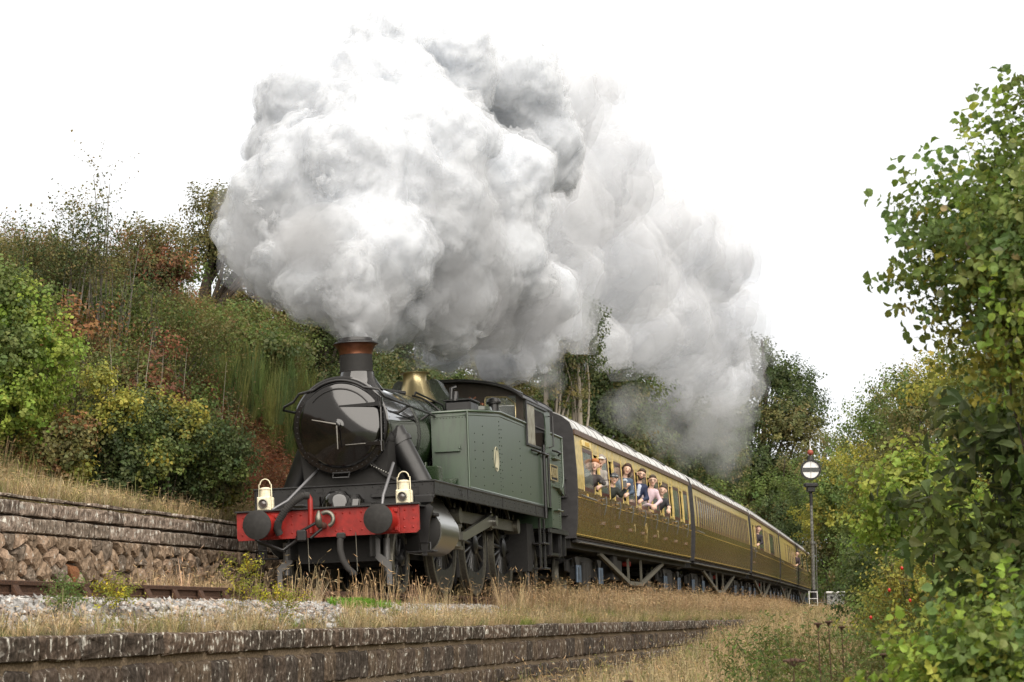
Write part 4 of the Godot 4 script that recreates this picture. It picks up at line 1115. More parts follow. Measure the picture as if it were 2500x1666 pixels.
		tube(s, [P3(sg * 0.98, 0.9, 2.45), P3(sg * 0.98, 0.9, 3.7)], 0.04, 10); box(s, P3(sg * 0.98, 0.9, 3.6), Vector3(0.16, 0.36, 0.3), 0.02)
		fin("slide_bar", s, oily, L)
		s = st()
		prism(s, [Vector2(3.55, 0.84), Vector2(3.75, 0.83), Vector2(5.65, 1.13), Vector2(5.8, 1.09), Vector2(5.95, 1.22), Vector2(5.8, 1.36), Vector2(5.65, 1.31), Vector2(3.75, 0.97), Vector2(3.55, 0.96)], Vector3(sg * 1.13, 0, 0), Vector3(0, 0, -1), U, Vector3(-sg * 0.06, 0, 0))
		tube(s, [P3(sg * 0.9, 1.22, 5.8), P3(sg * 1.2, 1.22, 5.8)], 0.085, 14); tube(s, [P3(sg * 1.1, 1.3, 5.8), P3(sg * 1.1, 1.47, 5.8)], 0.025, 8)
		fin("connecting_rod", s, steel, L)
		s = st()
		prism(s, [Vector2(3.48, 1.13), Vector2(8.17, 1.13), Vector2(8.17, 1.31), Vector2(3.48, 1.31)], Vector3(sg * 1.03, 0, 0), Vector3(0, 0, -1), U, Vector3(-sg * 0.06, 0, 0))
		for z in [3.6, 5.8, 8.05]: tube(s, [P3(sg * 0.86, 1.22, z), P3(sg * 1.1, 1.22, z)], 0.13 if z != 5.8 else 0.15, 16); tube(s, [P3(sg * 1.0, 1.3, z), P3(sg * 1.0, 1.42, z)], 0.025, 8)
		fin("coupling_rod", s, oily, L)
		wheel(L, sg * 0.75, 0.95, 0.48, 10, 0.0, black, oily, 0.3)
		for z in [3.6, 5.8, 8.05]: wheel(L, sg * 0.75, z, 0.86, 20, 1.0, black, oily, 0.2)
		wheel(L, sg * 0.75, 10.5, 0.56, 10, 0.0, black, oily, 0.1)
		# guard irons before the leading wheels, and steps
		s = st()
		prism(s, [Vector2(0.03, 0.12), Vector2(0.1, 0.12), Vector2(0.1, 0.42), Vector2(0.02, 0.5), Vector2(-0.06, 0.56), Vector2(-0.06, 0.76), Vector2(-0.14, 0.82), Vector2(-0.14, 0.74), Vector2(-0.13, 0.5), Vector2(-0.05, 0.42), Vector2(0.03, 0.36)], P3(sg * 0.74, 0, 0.28), X * sg, U, Z * 0.03)
		tube(s, [P3(sg * 0.74, 0.32, 0.42), P3(sg * 0.74, 0.78, 0.42)], 0.05, 10)
		fin("guard_iron", s, mat("grey_iron", Color(0.4, 0.4, 0.4), 0.45, 0.4), L)
		s = st()
		prism(s, [Vector2(sg * 1.18, 0.52), Vector2(sg * 1.25, 0.52), Vector2(sg * 1.3, 1.0), Vector2(sg * 1.36, 1.2), Vector2(sg * 1.3, 1.25), Vector2(sg * 1.15, 1.22), Vector2(sg * 1.12, 0.9)], P3(0, 0, 0.75), X, U, Z * 0.03)
		box(s, P3(sg * 1.15, 0.58, 0.85), Vector3(0.4, 0.025, 0.24), 0.005); tube(s, [P3(sg * 1.14, 0.58, 0.75), P3(sg * 1.14, 0.7, 0.75), P3(sg * 1.3, 0.7, 0.75), P3(sg * 1.3, 0.58, 0.75)], 0.012, 5)
		fin("front_step", s, black, L)
		s = st()
		box(s, P3(sg * 1.25, 0.95, 9.2), Vector3(0.03, 0.9, 0.1)); box(s, P3(sg * 1.25, 0.95, 9.6), Vector3(0.03, 0.9, 0.1)); box(s, P3(sg * 1.22, 0.5, 9.4), Vector3(0.22, 0.03, 0.5), 0.005); box(s, P3(sg * 1.22, 0.95, 9.4), Vector3(0.22, 0.03, 0.5), 0.005)
		fin("cab_step", s, black, L)
	s = st()
	box(s, P3(0, 0.8, 9.2), Vector3(1.3, 0.7, 1.1), 0.03); prism(s, [Vector2(8.75, 1.3), Vector2(9.3, 1.3), Vector2(9.5, 0.9), Vector2(9.1, 0.45), Vector2(8.75, 0.45)], Vector3(1.1, 0, 0), Vector3(0, 0, -1), U, Vector3(-0.4, 0, 0))
	fin("ashpan", s, matt, L)
	for z in [4.7, 6.9]:
		s = st(); tube(s, [P3(0.75, 0.3, z), P3(0.75, 0.95, z - 0.15)], 0.05, 8); box(s, P3(0.75, 0.75, z - 0.1), Vector3(0.09, 0.35, 0.08), 0.01); fin("brake_hanger", s, matt, L)
	s = st(); tube(s, [P3(0.95, 0.75, 8.9), P3(0.95, 0.1, 9.35)], 0.03, 6); fin("injector_pipe", s, oily, L)
	# ---- two lamps standing on the front platform
	for q in [[-0.93, "cream oil headlamp with wire handle above the left-hand buffer", 0.1], [1.1, "cream oil headlamp with wire handle above the right-hand buffer", 0.12]]:
		var t := thing("headlamp", q[1], "lamp", xf * Transform3D(Basis(), P3(q[0], 1.232, q[2])), "lamps on the front of the engine")
		s = st(); box(s, Vector3(0, 0.1, 0), Vector3(0.2, 0.2, 0.18), 0.01); box(s, Vector3(0, 0.1, 0.095), Vector3(0.17, 0.17, 0.012), 0.004); box(s, Vector3(0.11, 0.1, 0), Vector3(0.02, 0.16, 0.06), 0.004); fin("lamp_body", s, cream, t)
		s = st(); lathe(s, [Vector2(0.075, 0.2), Vector2(0.075, 0.3), Vector2(0.085, 0.305), Vector2(0.085, 0.32), Vector2(0.05, 0.335), Vector2(0, 0.34)], Vector3.ZERO, U, 20); fin("chimney_top", s, cream, t)
		s = st(); var ha := [Vector3(-0.095, 0.2, 0), Vector3(-0.09, 0.38, 0)]
		for p in arc(Vector3(0, 0.38, 0), Vector3.LEFT, U, 0.075, 0.0, PI, 10): ha.append(p)
		ha.append(Vector3(0.09, 0.38, 0)); ha.append(Vector3(0.095, 0.2, 0)); tube(s, ha, 0.008, 6); fin("handle", s, cream, t)
		s = st(); lathe(s, [Vector2(0.05, 0), Vector2(0.068, 0), Vector2(0.068, 0.03), Vector2(0.06, 0.035), Vector2(0.055, 0.01)], Vector3(0, 0.1, 0.1), Vector3.BACK, 24); fin("lens_rim", s, mat("dull_tin", Color(0.5, 0.49, 0.45), 0.5, 0.4), t)
		s = st(); lathe(s, [Vector2(0, 0.0), Vector2(0.055, 0.0), Vector2(0.03, 0.02), Vector2(0, 0.026)], Vector3(0, 0.1, 0.105), Vector3.BACK, 20); fin("lens", s, mat("lens_glass", Color(0.3, 0.28, 0.27), 0.08, 0.0, {"coat": 1.0, "cr": 0.03}), t)

# ------------------------------------------------------------------ coaches
func side_x(y: float) -> float:
	# tumblehome: half width of the body at a height
	if y < 2.0: return lerpf(1.325, 1.395, clampf((y - 1.15) / 0.85, 0.0, 1.0) ** 0.6)
	return lerpf(1.395, 1.355, clampf((y - 2.4) / 0.85, 0.0, 1.0))
func skin(s: SurfaceTool, sg: float, y0: float, y1: float, z0: float, z1: float, proud := 0.0, thick := 0.035) -> void:
	var ys := [y0]
	for k in [1.35, 1.5, 1.7, 1.9, 2.1, 2.4, 2.7]: if k > y0 + 0.02 and k < y1 - 0.02: ys.append(k)
	ys.append(y1)
	for i in ys.size() - 1:
		var a: float = ys[i]; var b: float = ys[i + 1]
		var xa := (side_x(a) + proud) * sg; var xb := (side_x(b) + proud) * sg; var xi := thick * sg
		if sg > 0:
			quad(s, P3(xa, a, z0), P3(xa, a, z1), P3(xb, b, z1), P3(xb, b, z0))
			quad(s, P3(xa - xi, a, z0), P3(xa, a, z0), P3(xb, b, z0), P3(xb - xi, b, z0)); quad(s, P3(xa, a, z1), P3(xa - xi, a, z1), P3(xb - xi, b, z1), P3(xb, b, z1))
		else:
			quad(s, P3(xa, a, z1), P3(xa, a, z0), P3(xb, b, z0), P3(xb, b, z1))
			quad(s, P3(xa, a, z0), P3(xa - xi, a, z0), P3(xb - xi, b, z0), P3(xb, b, z0)); quad(s, P3(xa - xi, a, z1), P3(xa, a, z1), P3(xb, b, z1), P3(xb - xi, b, z1))
	for e in [y0, y1]:
		var x := (side_x(e) + proud) * sg; var up: bool = (e == y1) == (sg > 0)
		if up: quad(s, P3(x, e, z0), P3(x, e, z1), P3(x - thick * sg, e, z1), P3(x - thick * sg, e, z0))
		else: quad(s, P3(x, e, z1), P3(x, e, z0), P3(x - thick * sg, e, z0), P3(x - thick * sg, e, z1))
func coach(idx: int, s0: float, W: Array, label: String) -> Node3D:
	var L := 18.03
	var xf := carriage_frame(s0, s0 + L)
	var t := thing("railway_coach", label, "railway coach", xf, "chocolate and cream coaches behind the engine")
	var grime := noi("coachgrime", FastNoiseLite.TYPE_SIMPLEX_SMOOTH, 0.012, 5, [[0.2, gray(0.85)], [0.7, gray(1.0)]], 70)
	var rn: Texture2D = NOI["paintnoise"]
	var cream := mat("coach_cream", Color(0.83, 0.74, 0.46), 0.35, 0.0, {"tex": grime, "rtex": rn, "scale": 0.9, "coat": 0.4, "cr": 0.15})
	var choc := mat("coach_brown", Color(0.43, 0.325, 0.185), 0.3, 0.0, {"tex": grime, "rtex": rn, "scale": 0.9, "coat": 0.6, "cr": 0.12})
	var corn := mat("cornice_brown", Color(0.38, 0.3, 0.25), 0.5, 0.0, {"tex": grime, "scale": 0.9})
	var maroon := mat("mahogany", Color(0.31, 0.17, 0.15), 0.35, 0.0, {"tex": grime, "scale": 2.0})
	var roofm := mat("coach_roof", Color(0.79, 0.79, 0.78), 0.42, 0.0, {"tex": noi("roofgrime", FastNoiseLite.TYPE_SIMPLEX_SMOOTH, 0.01, 5, [[0.25, gray(0.72)], [0.6, gray(1.0)]], 71), "rtex": rn, "scale": 0.5})
	var under := mat("underframe", Color(0.13, 0.125, 0.12), 0.7, 0.0, {"tex": grime, "scale": 1.0})
	var endm := mat("coach_end", Color(0.2, 0.195, 0.2), 0.6, 0.0, {"tex": grime, "scale": 1.0})
	var pale := mat("pale_steel", Color(0.5, 0.5, 0.49), 0.35, 0.6)
	var truss := mat("truss_grey", Color(0.36, 0.35, 0.31), 0.7)
	var gold := mat("gold_line", Color(0.78, 0.66, 0.34), 0.5, 0.2)
	var glass := mat("coach_glass", Color(0.7, 0.77, 0.73), 0.12, 0.0, {"alpha": 0.2})
	var dark := mat("coach_inside", Color(0.2, 0.16, 0.12), 0.9)
	var U := Vector3.UP
	var s := st(); skin(s, 1, 1.2, 1.94, 0.0, L); skin(s, 1, 1.952, 2.12, 0.0, L, -0.003)
	fin("lower_panel", s, choc, t)
	s = st(); box(s, P3(1.385, 1.946, L / 2), Vector3(0.03, 0.012, L)); box(s, P3(1.334, 1.235, L / 2), Vector3(0.03, 0.012, L)); fin("lining", s, gold, t)
	s = st(); skin(s, 1, 2.975, 3.19, 0.0, L)
	var z := 0.0
	var D := []
	for w in W:   # [from, to, kind]
		skin(s, 1, 2.12, 2.975, z, w[0]); z = w[1]
		if w[2] == "d": D.append(w)
	skin(s, 1, 2.12, 2.975, z, L)
	fin("upper_panel", s, cream, t)
	s = st()
	for w in W:
		if idx == 0: for e in [w[0], w[1]]: skin(s, 1, 2.1, 3.19, e - 0.032 if e == w[0] else e + 0.012, e - 0.012 if e == w[0] else e + 0.032, 0.006, 0.012)
		skin(s, 1, 3.0, 3.02, w[0], w[1], 0.005, 0.01)
	fin("beading", s, cream, t)
	s = st()
	for w in D: for e in [w[0] - 0.04, w[1] + 0.04]: skin(s, 1, 1.22, 3.17, e - 0.004, e + 0.004, 0.0015, 0.01)
	fin("door_gap", s, mat("gap_black", Color(0.08, 0.07, 0.06), 0.9), t)
	s = st(); skin(s, 1, 3.175, 3.275, -0.02, L + 0.02, 0.035, 0.06); fin("cornice", s, corn, t)
	s = st(); skin(s, -1, 1.2, 2.12, 0.0, L); skin(s, -1, 2.975, 3.2, 0.0, L)
	z = 0.0
	for w in W: skin(s, -1, 2.12, 2.975, z, w[0]); z = w[1]
	skin(s, -1, 2.12, 2.975, z, L)
	fin("far_side", s, choc, t)
	s = st()
	box(s, P3(0, 1.18, L / 2), Vector3(2.6, 0.06, L)); box(s, P3(-0.6, 2.2, L / 2), Vector3(0.04, 2.0, L - 0.1)); box(s, P3(0, 3.2, L / 2), Vector3(2.6, 0.04, L - 0.1))
	if idx == 0: for q in 9: box(s, P3(0.35, 1.9, 0.1 + q * 1.95), Vector3(1.8, 1.4, 0.1)) if q in [0] else box(s, P3(0.2, 1.75, 0.1 + q * 1.95), Vector3(1.5, 1.0, 0.3), 0.05)
	fin("inside", s, dark, t)
	for w in W:
		s = st()
		var fw := 0.05 if w[2] == "d" else 0.075
		if w[2] == "n": fw = 0.1
		var q0: float = w[0]; var q1: float = w[1]
		skin(s, 1, 2.12, 2.12 + fw, q0, q1, -0.003); skin(s, 1, 2.975 - fw, 2.975, q0, q1, -0.003)
		skin(s, 1, 2.12 + fw, 2.975 - fw, q0, q0 + fw, -0.003); skin(s, 1, 2.12 + fw, 2.975 - fw, q1 - fw, q1, -0.003)
		var win := fin("window", s, cream if w[2] == "d" else maroon, t)
		if w[2] != "d":
			s = st(); skin(s, 1, 2.12 + fw, 2.975 - fw, q0 + fw, q1 - fw, -0.012, 0.006); fin("pane", s, glass, win)
		elif idx == 0:
			s = st(); box(s, P3(1.3, 2.85, (q0 + q1) / 2), Vector3(0.05, 0.12, (q1 - q0) * 0.5), 0.02); fin("vent_hood", s, gold, win)
	for w in D:
		var h := Node3D.new(); h.name = "door_handle"; t.add_child(h, true)
		s = st()
		var zc: float = w[0] - 0.1 if idx > 0 else w[1] + 0.22
		var x := side_x(2.0)
		var lp := [P3(x, 2.06, zc), P3(x + 0.07, 2.06, zc)]
		for p in arc(P3(x + 0.07, 2.0, zc), U, Vector3(0, 0, -1), 0.06, 0.0, PI, 8): lp.append(p)
		lp.append(P3(x, 1.94, zc)); tube(s, lp, 0.012, 6)
		tube(s, [P3(x + 0.07, 2.1, zc - 0.03), P3(x + 0.08, 1.95, zc - 0.02), P3(x + 0.02, 1.72, zc + 0.02)], 0.013, 6)
		fin("grab_loop", s, pale, h)
		s = st(); box(s, P3(x + 0.03, 2.02, zc - 0.16), Vector3(0.05, 0.03, 0.12), 0.01); tube(s, [P3(x + 0.03, 1.97, w[0]), P3(x + 0.03, 1.955, w[1])], 0.01, 6); fin("latch", s, mat("handle_brass", Color(0.6, 0.5, 0.33), 0.4, 0.7), h)
		s = st(); box(s, P3(side_x(1.55) + 0.02, 1.55, zc + 0.1), Vector3(0.06, 0.07, 0.07), 0.01); fin("door_stop", s, choc, t)
	s = st(); tube(s, [P3(1.42, 2.0, 0.35), P3(1.44, 1.985, 0.4), P3(1.44, 1.97, 2.0)], 0.014, 6); fin("commode_rail", s, pale, t)
	if idx == 0:
		s = st(); box(s, P3(1.385, 3.065, 1.36), Vector3(0.02, 0.12, 0.95), 0.004); box(s, P3(1.385, 3.065, 0.83), Vector3(0.02, 0.1, 0.05), 0.004)
		var b := fin("name_board", s, mat("board_cream", Color(0.88, 0.81, 0.58), 0.5), t)
		text("board_letters", "SMOKING", 0.11, 0.008, gold, b, Transform3D(Basis(U, PI / 2), P3(1.398, 3.063, 1.38)))
		for q in [[7.55, "1"], [11.4, "1"]]: text("class_number", q[1], 0.24, 0.008, mat("numeral_cream", Color(0.66, 0.6, 0.42), 0.5), t, Transform3D(Basis(U, PI / 2), P3(1.385, 1.62, q[0])))
		s = st(); var ov := []
		for i in 17: ov.append(P3(1.384, 1.68 + sin(TAU * i / 16) * 0.12, 9.4 + cos(TAU * i / 16) * 0.1))
		tube(s, ov, 0.01, 5, false); tube(s, [P3(1.386, 1.68, 9.4), P3(1.384, 1.56, 9.44), P3(1.38, 1.44, 9.38), P3(1.375, 1.34, 9.42)], 0.009, 5); fin("crest", s, mat("dull_gold", Color(0.6, 0.53, 0.33), 0.5), t)
		text("coach_number", "670", 0.1, 0.006, gold, t, Transform3D(Basis(U, PI / 2), P3(1.398, 2.03, 1.2)))
	# roof
	s = st()
	var rp := []; var RP := [Vector2(1.385, 3.25), Vector2(1.375, 3.3), Vector2(1.3, 3.42), Vector2(1.16, 3.54), Vector2(0.95, 3.645), Vector2(0.7, 3.73), Vector2(0.36, 3.795), Vector2(0, 3.815)]
	for p in RP: rp.append(p)
	for i in range(RP.size() - 2, -1, -1): rp.append(Vector2(-RP[i].x, RP[i].y))
	prism(s, rp, P3(0, 0, -0.02), Vector3.RIGHT, U, Vector3(0, 0, -L - 0.04), true)
	var rf := fin("roof", s, roofm, t)
	s = st()
	var k := 0.55
	while k < L:
		var P := []
		for p in rp: P.append(P3(p.x, p.y + 0.002, k))
		tube(s, P, 0.011, 4, false); k += 1.13
	fin("roof_seam", s, mat("seam_grey", Color(0.5, 0.5, 0.5), 0.6), rf)
	for q in 6:
		s = st(); var zz := 1.9 + q * 2.9
		lathe(s, [Vector2(0.0, -0.22), Vector2(0.07, -0.2), Vector2(0.1, -0.05), Vector2(0.1, 0.05), Vector2(0.07, 0.2), Vector2(0, 0.22)], P3(-0.5, 3.84, zz), Vector3(0, 0, -1), 12); tube(s, [P3(-0.5, 3.72, zz), P3(-0.5, 3.84, zz)], 0.05, 8)
		fin("ventilator", s, roofm, rf)
	s = st()
	for q in 3: box(s, P3(1.12, 3.58, 4.2 + q * 4.9), Vector3(0.36, 0.03, 0.34), 0.01, Basis(Vector3.BACK, -0.62))
	tube(s, [P3(1.15, 3.56, 6.2), P3(1.2, 3.62, 6.15), P3(1.22, 3.6, 6.1)], 0.014, 5)
	fin("roof_hatch", s, mat("hatch_grey", Color(0.3, 0.3, 0.3), 0.6), rf)
	# ends
	for e in [0.0, L]:
		s = st()
		var ep := []
		for y in [1.15, 1.4, 1.7, 2.0, 2.4, 2.9, 3.25]: ep.append(Vector2(side_x(y) + 0.004, y))
		for p in rp: if p.y > 3.3: ep.append(p - Vector2(0, 0.015))
		for y in [3.25, 2.9, 2.4, 2.0, 1.7, 1.4, 1.15]: ep.append(Vector2(-side_x(y) - 0.004, y))
		prism(s, ep, P3(0, 0, e - 0.05), Vector3.RIGHT, U, Vector3(0, 0, -0.1))
		var f := -0.06 if e == 0.0 else 0.06
		tube(s, [P3(0.2, 3.55, e + f), P3(0.85, 3.25, e + f), P3(1.05, 2.8, e + f), P3(1.15, 2.2, e + f), P3(1.16, 2.0, e + f)], 0.02, 6)
		for y in [1.6, 1.95, 2.3]: box(s, P3(1.05, y, e + f * 1.3), Vector3(0.3, 0.025, 0.1)); 
		box(s, P3(0, 2.2, e + f * 3.0), Vector3(1.0, 2.1, 0.34), 0.05)
		fin("coach_end", s, endm, t)
		s = st(); 
		for sg in [1, -1]: tube(s, [P3(sg * 0.87, 1.02, e), P3(sg * 0.87, 1.02, e + (-0.4 if e == 0.0 else 0.4))], 0.1, 12)
		fin("end_buffer", s, under, t)
	# underframe
	s = st()
	box(s, P3(0, 1.06, L / 2), Vector3(2.4, 0.19, L - 0.1))
	for sg in [1, -1]: box(s, P3(sg * 1.27, 1.1, L / 2), Vector3(0.1, 0.06, L - 0.2), 0.01)
	fin("solebar", s, under, t)
	s = st(); box(s, P3(1.31, 1.075, L / 2), Vector3(0.14, 0.018, L - 0.6), 0.004); fin("footboard", s, mat("wet_board", Color(0.42, 0.42, 0.41), 0.25, 0.3), t)
	s = st()
	for sg in [1, -1]:
		for q in [[3.7, 0.96, 7.75, 0.4], [9.75, 0.4, 13.6, 0.96]]:
			var a := P3(sg * 1.15, q[1], q[0]); var b := P3(sg * 1.15, q[3], q[2])
			box(s, (a + b) / 2, Vector3(0.07, 0.09, (b - a).length()), 0.0, Basis(Vector3.RIGHT, atan2((b - a).y, -(b - a).z)))
		box(s, P3(sg * 1.15, 0.39, 8.75), Vector3(0.09, 0.09, 2.1))
		for q in [7.75, 9.75]: box(s, P3(sg * 1.15, 0.68, q), Vector3(0.05, 0.6, 0.05))
	fin("truss", s, truss, t)
	s = st(); box(s, P3(0.75, 0.66, 6.5), Vector3(0.7, 0.45, 1.3), 0.02); box(s, P3(-0.75, 0.66, 10.5), Vector3(0.7, 0.45, 1.6), 0.02); tube(s, [P3(-0.1, 0.7, 8.0), P3(-0.1, 0.7, 9.5)], 0.25, 16); box(s, P3(1.1, 0.8, 5.9), Vector3(0.12, 0.35, 0.5), 0.02); fin("battery_box", s, under, t)
	s = st(); tube(s, [P3(0.9, 0.85, 8.6), P3(1.08, 0.85, 8.6)], 0.06, 10); fin("tail_lamp_bracket", s, mat("dull_red", Color(0.5, 0.12, 0.08), 0.6), t)
	for q in [2.55, L - 2.55]:
		var b := Node3D.new(); b.name = "bogie"; t.add_child(b, true)
		s = st()
		for sg in [1, -1]:
			prism(s, [Vector2(q - 1.9, 0.55), Vector2(q - 0.7, 0.42), Vector2(q + 0.7, 0.42), Vector2(q + 1.9, 0.55), Vector2(q + 1.9, 0.75), Vector2(q + 0.7, 0.86), Vector2(q - 0.7, 0.86), Vector2(q - 1.9, 0.75)], Vector3(sg * 1.0, 0, 0), Vector3(0, 0, -1), U, Vector3(-sg * 0.05, 0, 0))
			for a in [-1.35, 1.35]:
				box(s, P3(sg * 1.05, 0.5, q + a), Vector3(0.2, 0.28, 0.26), 0.03); prism(s, [Vector2(q + a - 0.3, 0.82), Vector2(q + a + 0.3, 0.82), Vector2(q + a + 0.08, 0.62), Vector2(q + a - 0.08, 0.62)], Vector3(sg * 1.12, 0, 0), Vector3(0, 0, -1), U, Vector3(-sg * 0.05, 0, 0))
			for a in [-0.2, 0.2]: tube(s, [P3(sg * 1.02, 0.3, q + a), P3(sg * 1.02, 0.75, q + a)], 0.09, 10)
		box(s, P3(0, 0.6, q), Vector3(1.9, 0.2, 0.6)); box(s, P3(0, 0.75, q), Vector3(1.7, 0.1, 3.4))
		fin("bogie_frame", s, under, b)
		s = st()
		for a in [-1.35, 1.35]: for x in [-0.25, 0.05, 0.3]: tube(s, [P3(1.13, 0.32, q + a + x * 0.6), P3(1.13, 0.66, q + a + x * 0.6)], 0.035, 8)
		fin("spring", s, mat("worn_blue_grey", Color(0.36, 0.41, 0.47), 0.3, 0.5), b)
		for a in [-1.35, 1.35]:
			s = st()
			for sg in [1, -1]:
				lathe(s, [Vector2(0.0, -0.06), Vector2(0.5, -0.06), Vector2(0.5, -0.03), Vector2(0.465, -0.01), Vector2(0.455, 0.06), Vector2(0.4, 0.065), Vector2(0.38, 0.03), Vector2(0.12, 0.05), Vector2(0, 0.06)], P3(sg * 0.75, 0.46, q + a), Vector3(sg, 0, 0), 32)
			tube(s, [P3(-0.75, 0.46, q + a), P3(0.75, 0.46, q + a)], 0.07, 8)
			fin("wheelset", s, MATS["oily_steel"], b)
	return t
func coaches() -> void:
	var W0 := [[0.85, 2.1, "w"], [2.2, 2.83, "d"], [2.92, 4.04, "w"], [4.12, 4.74, "d"], [4.82, 5.88, "w"], [5.97, 6.62, "d"], [6.7, 7.87, "w"], [7.96, 8.58, "d"], [8.66, 9.84, "w"], [9.93, 10.58, "d"], [10.66, 11.92, "w"], [12.0, 12.52, "d"], [12.6, 13.79, "w"], [13.87, 14.5, "d"], [14.58, 15.85, "w"], [15.93, 16.58, "d"], [16.66, 17.65, "w"]]
	coach(0, 12.45, W0, "first cream and brown coach behind the engine, with passengers at its open windows")
	var W1 := [[0.55, 0.95, "n"]]
	for i in 9:
		var q := 1.2 + i * 1.83
		W1.append_array([[q, q + 0.5, "n"], [q + 0.58, q + 1.14, "n" if i % 2 else "n"], [q + 1.22, q + 1.7, "n"]])
	coach(1, 31.36, W1, "second coach, with a close row of narrow red-framed windows")
	var W2 := [[0.9, 2.0, "d"], [2.7, 3.3, "n"], [4.2, 7.2, "w"], [8.0, 8.6, "n"], [8.8, 9.4, "n"], [9.7, 10.3, "n"], [11.2, 14.4, "w"], [15.0, 15.6, "n"], [16.4, 17.2, "n"]]
	coach(2, 50.27, W2, "third coach, with two wide red windows between narrow ones")
	var W3 := [[5.0, 5.6, "n"], [7.6, 8.6, "w"], [9.4, 10.4, "w"], [11.4, 12.4, "w"], [13.2, 14.2, "w"], [15.4, 16.6, "d"]]
	coach(3, 69.18, W3, "fourth coach, mostly plain cream panels, just before the far bend")
	coach(4, 88.09, W2, "last coach in view, cut off by the far bend beside the signal")

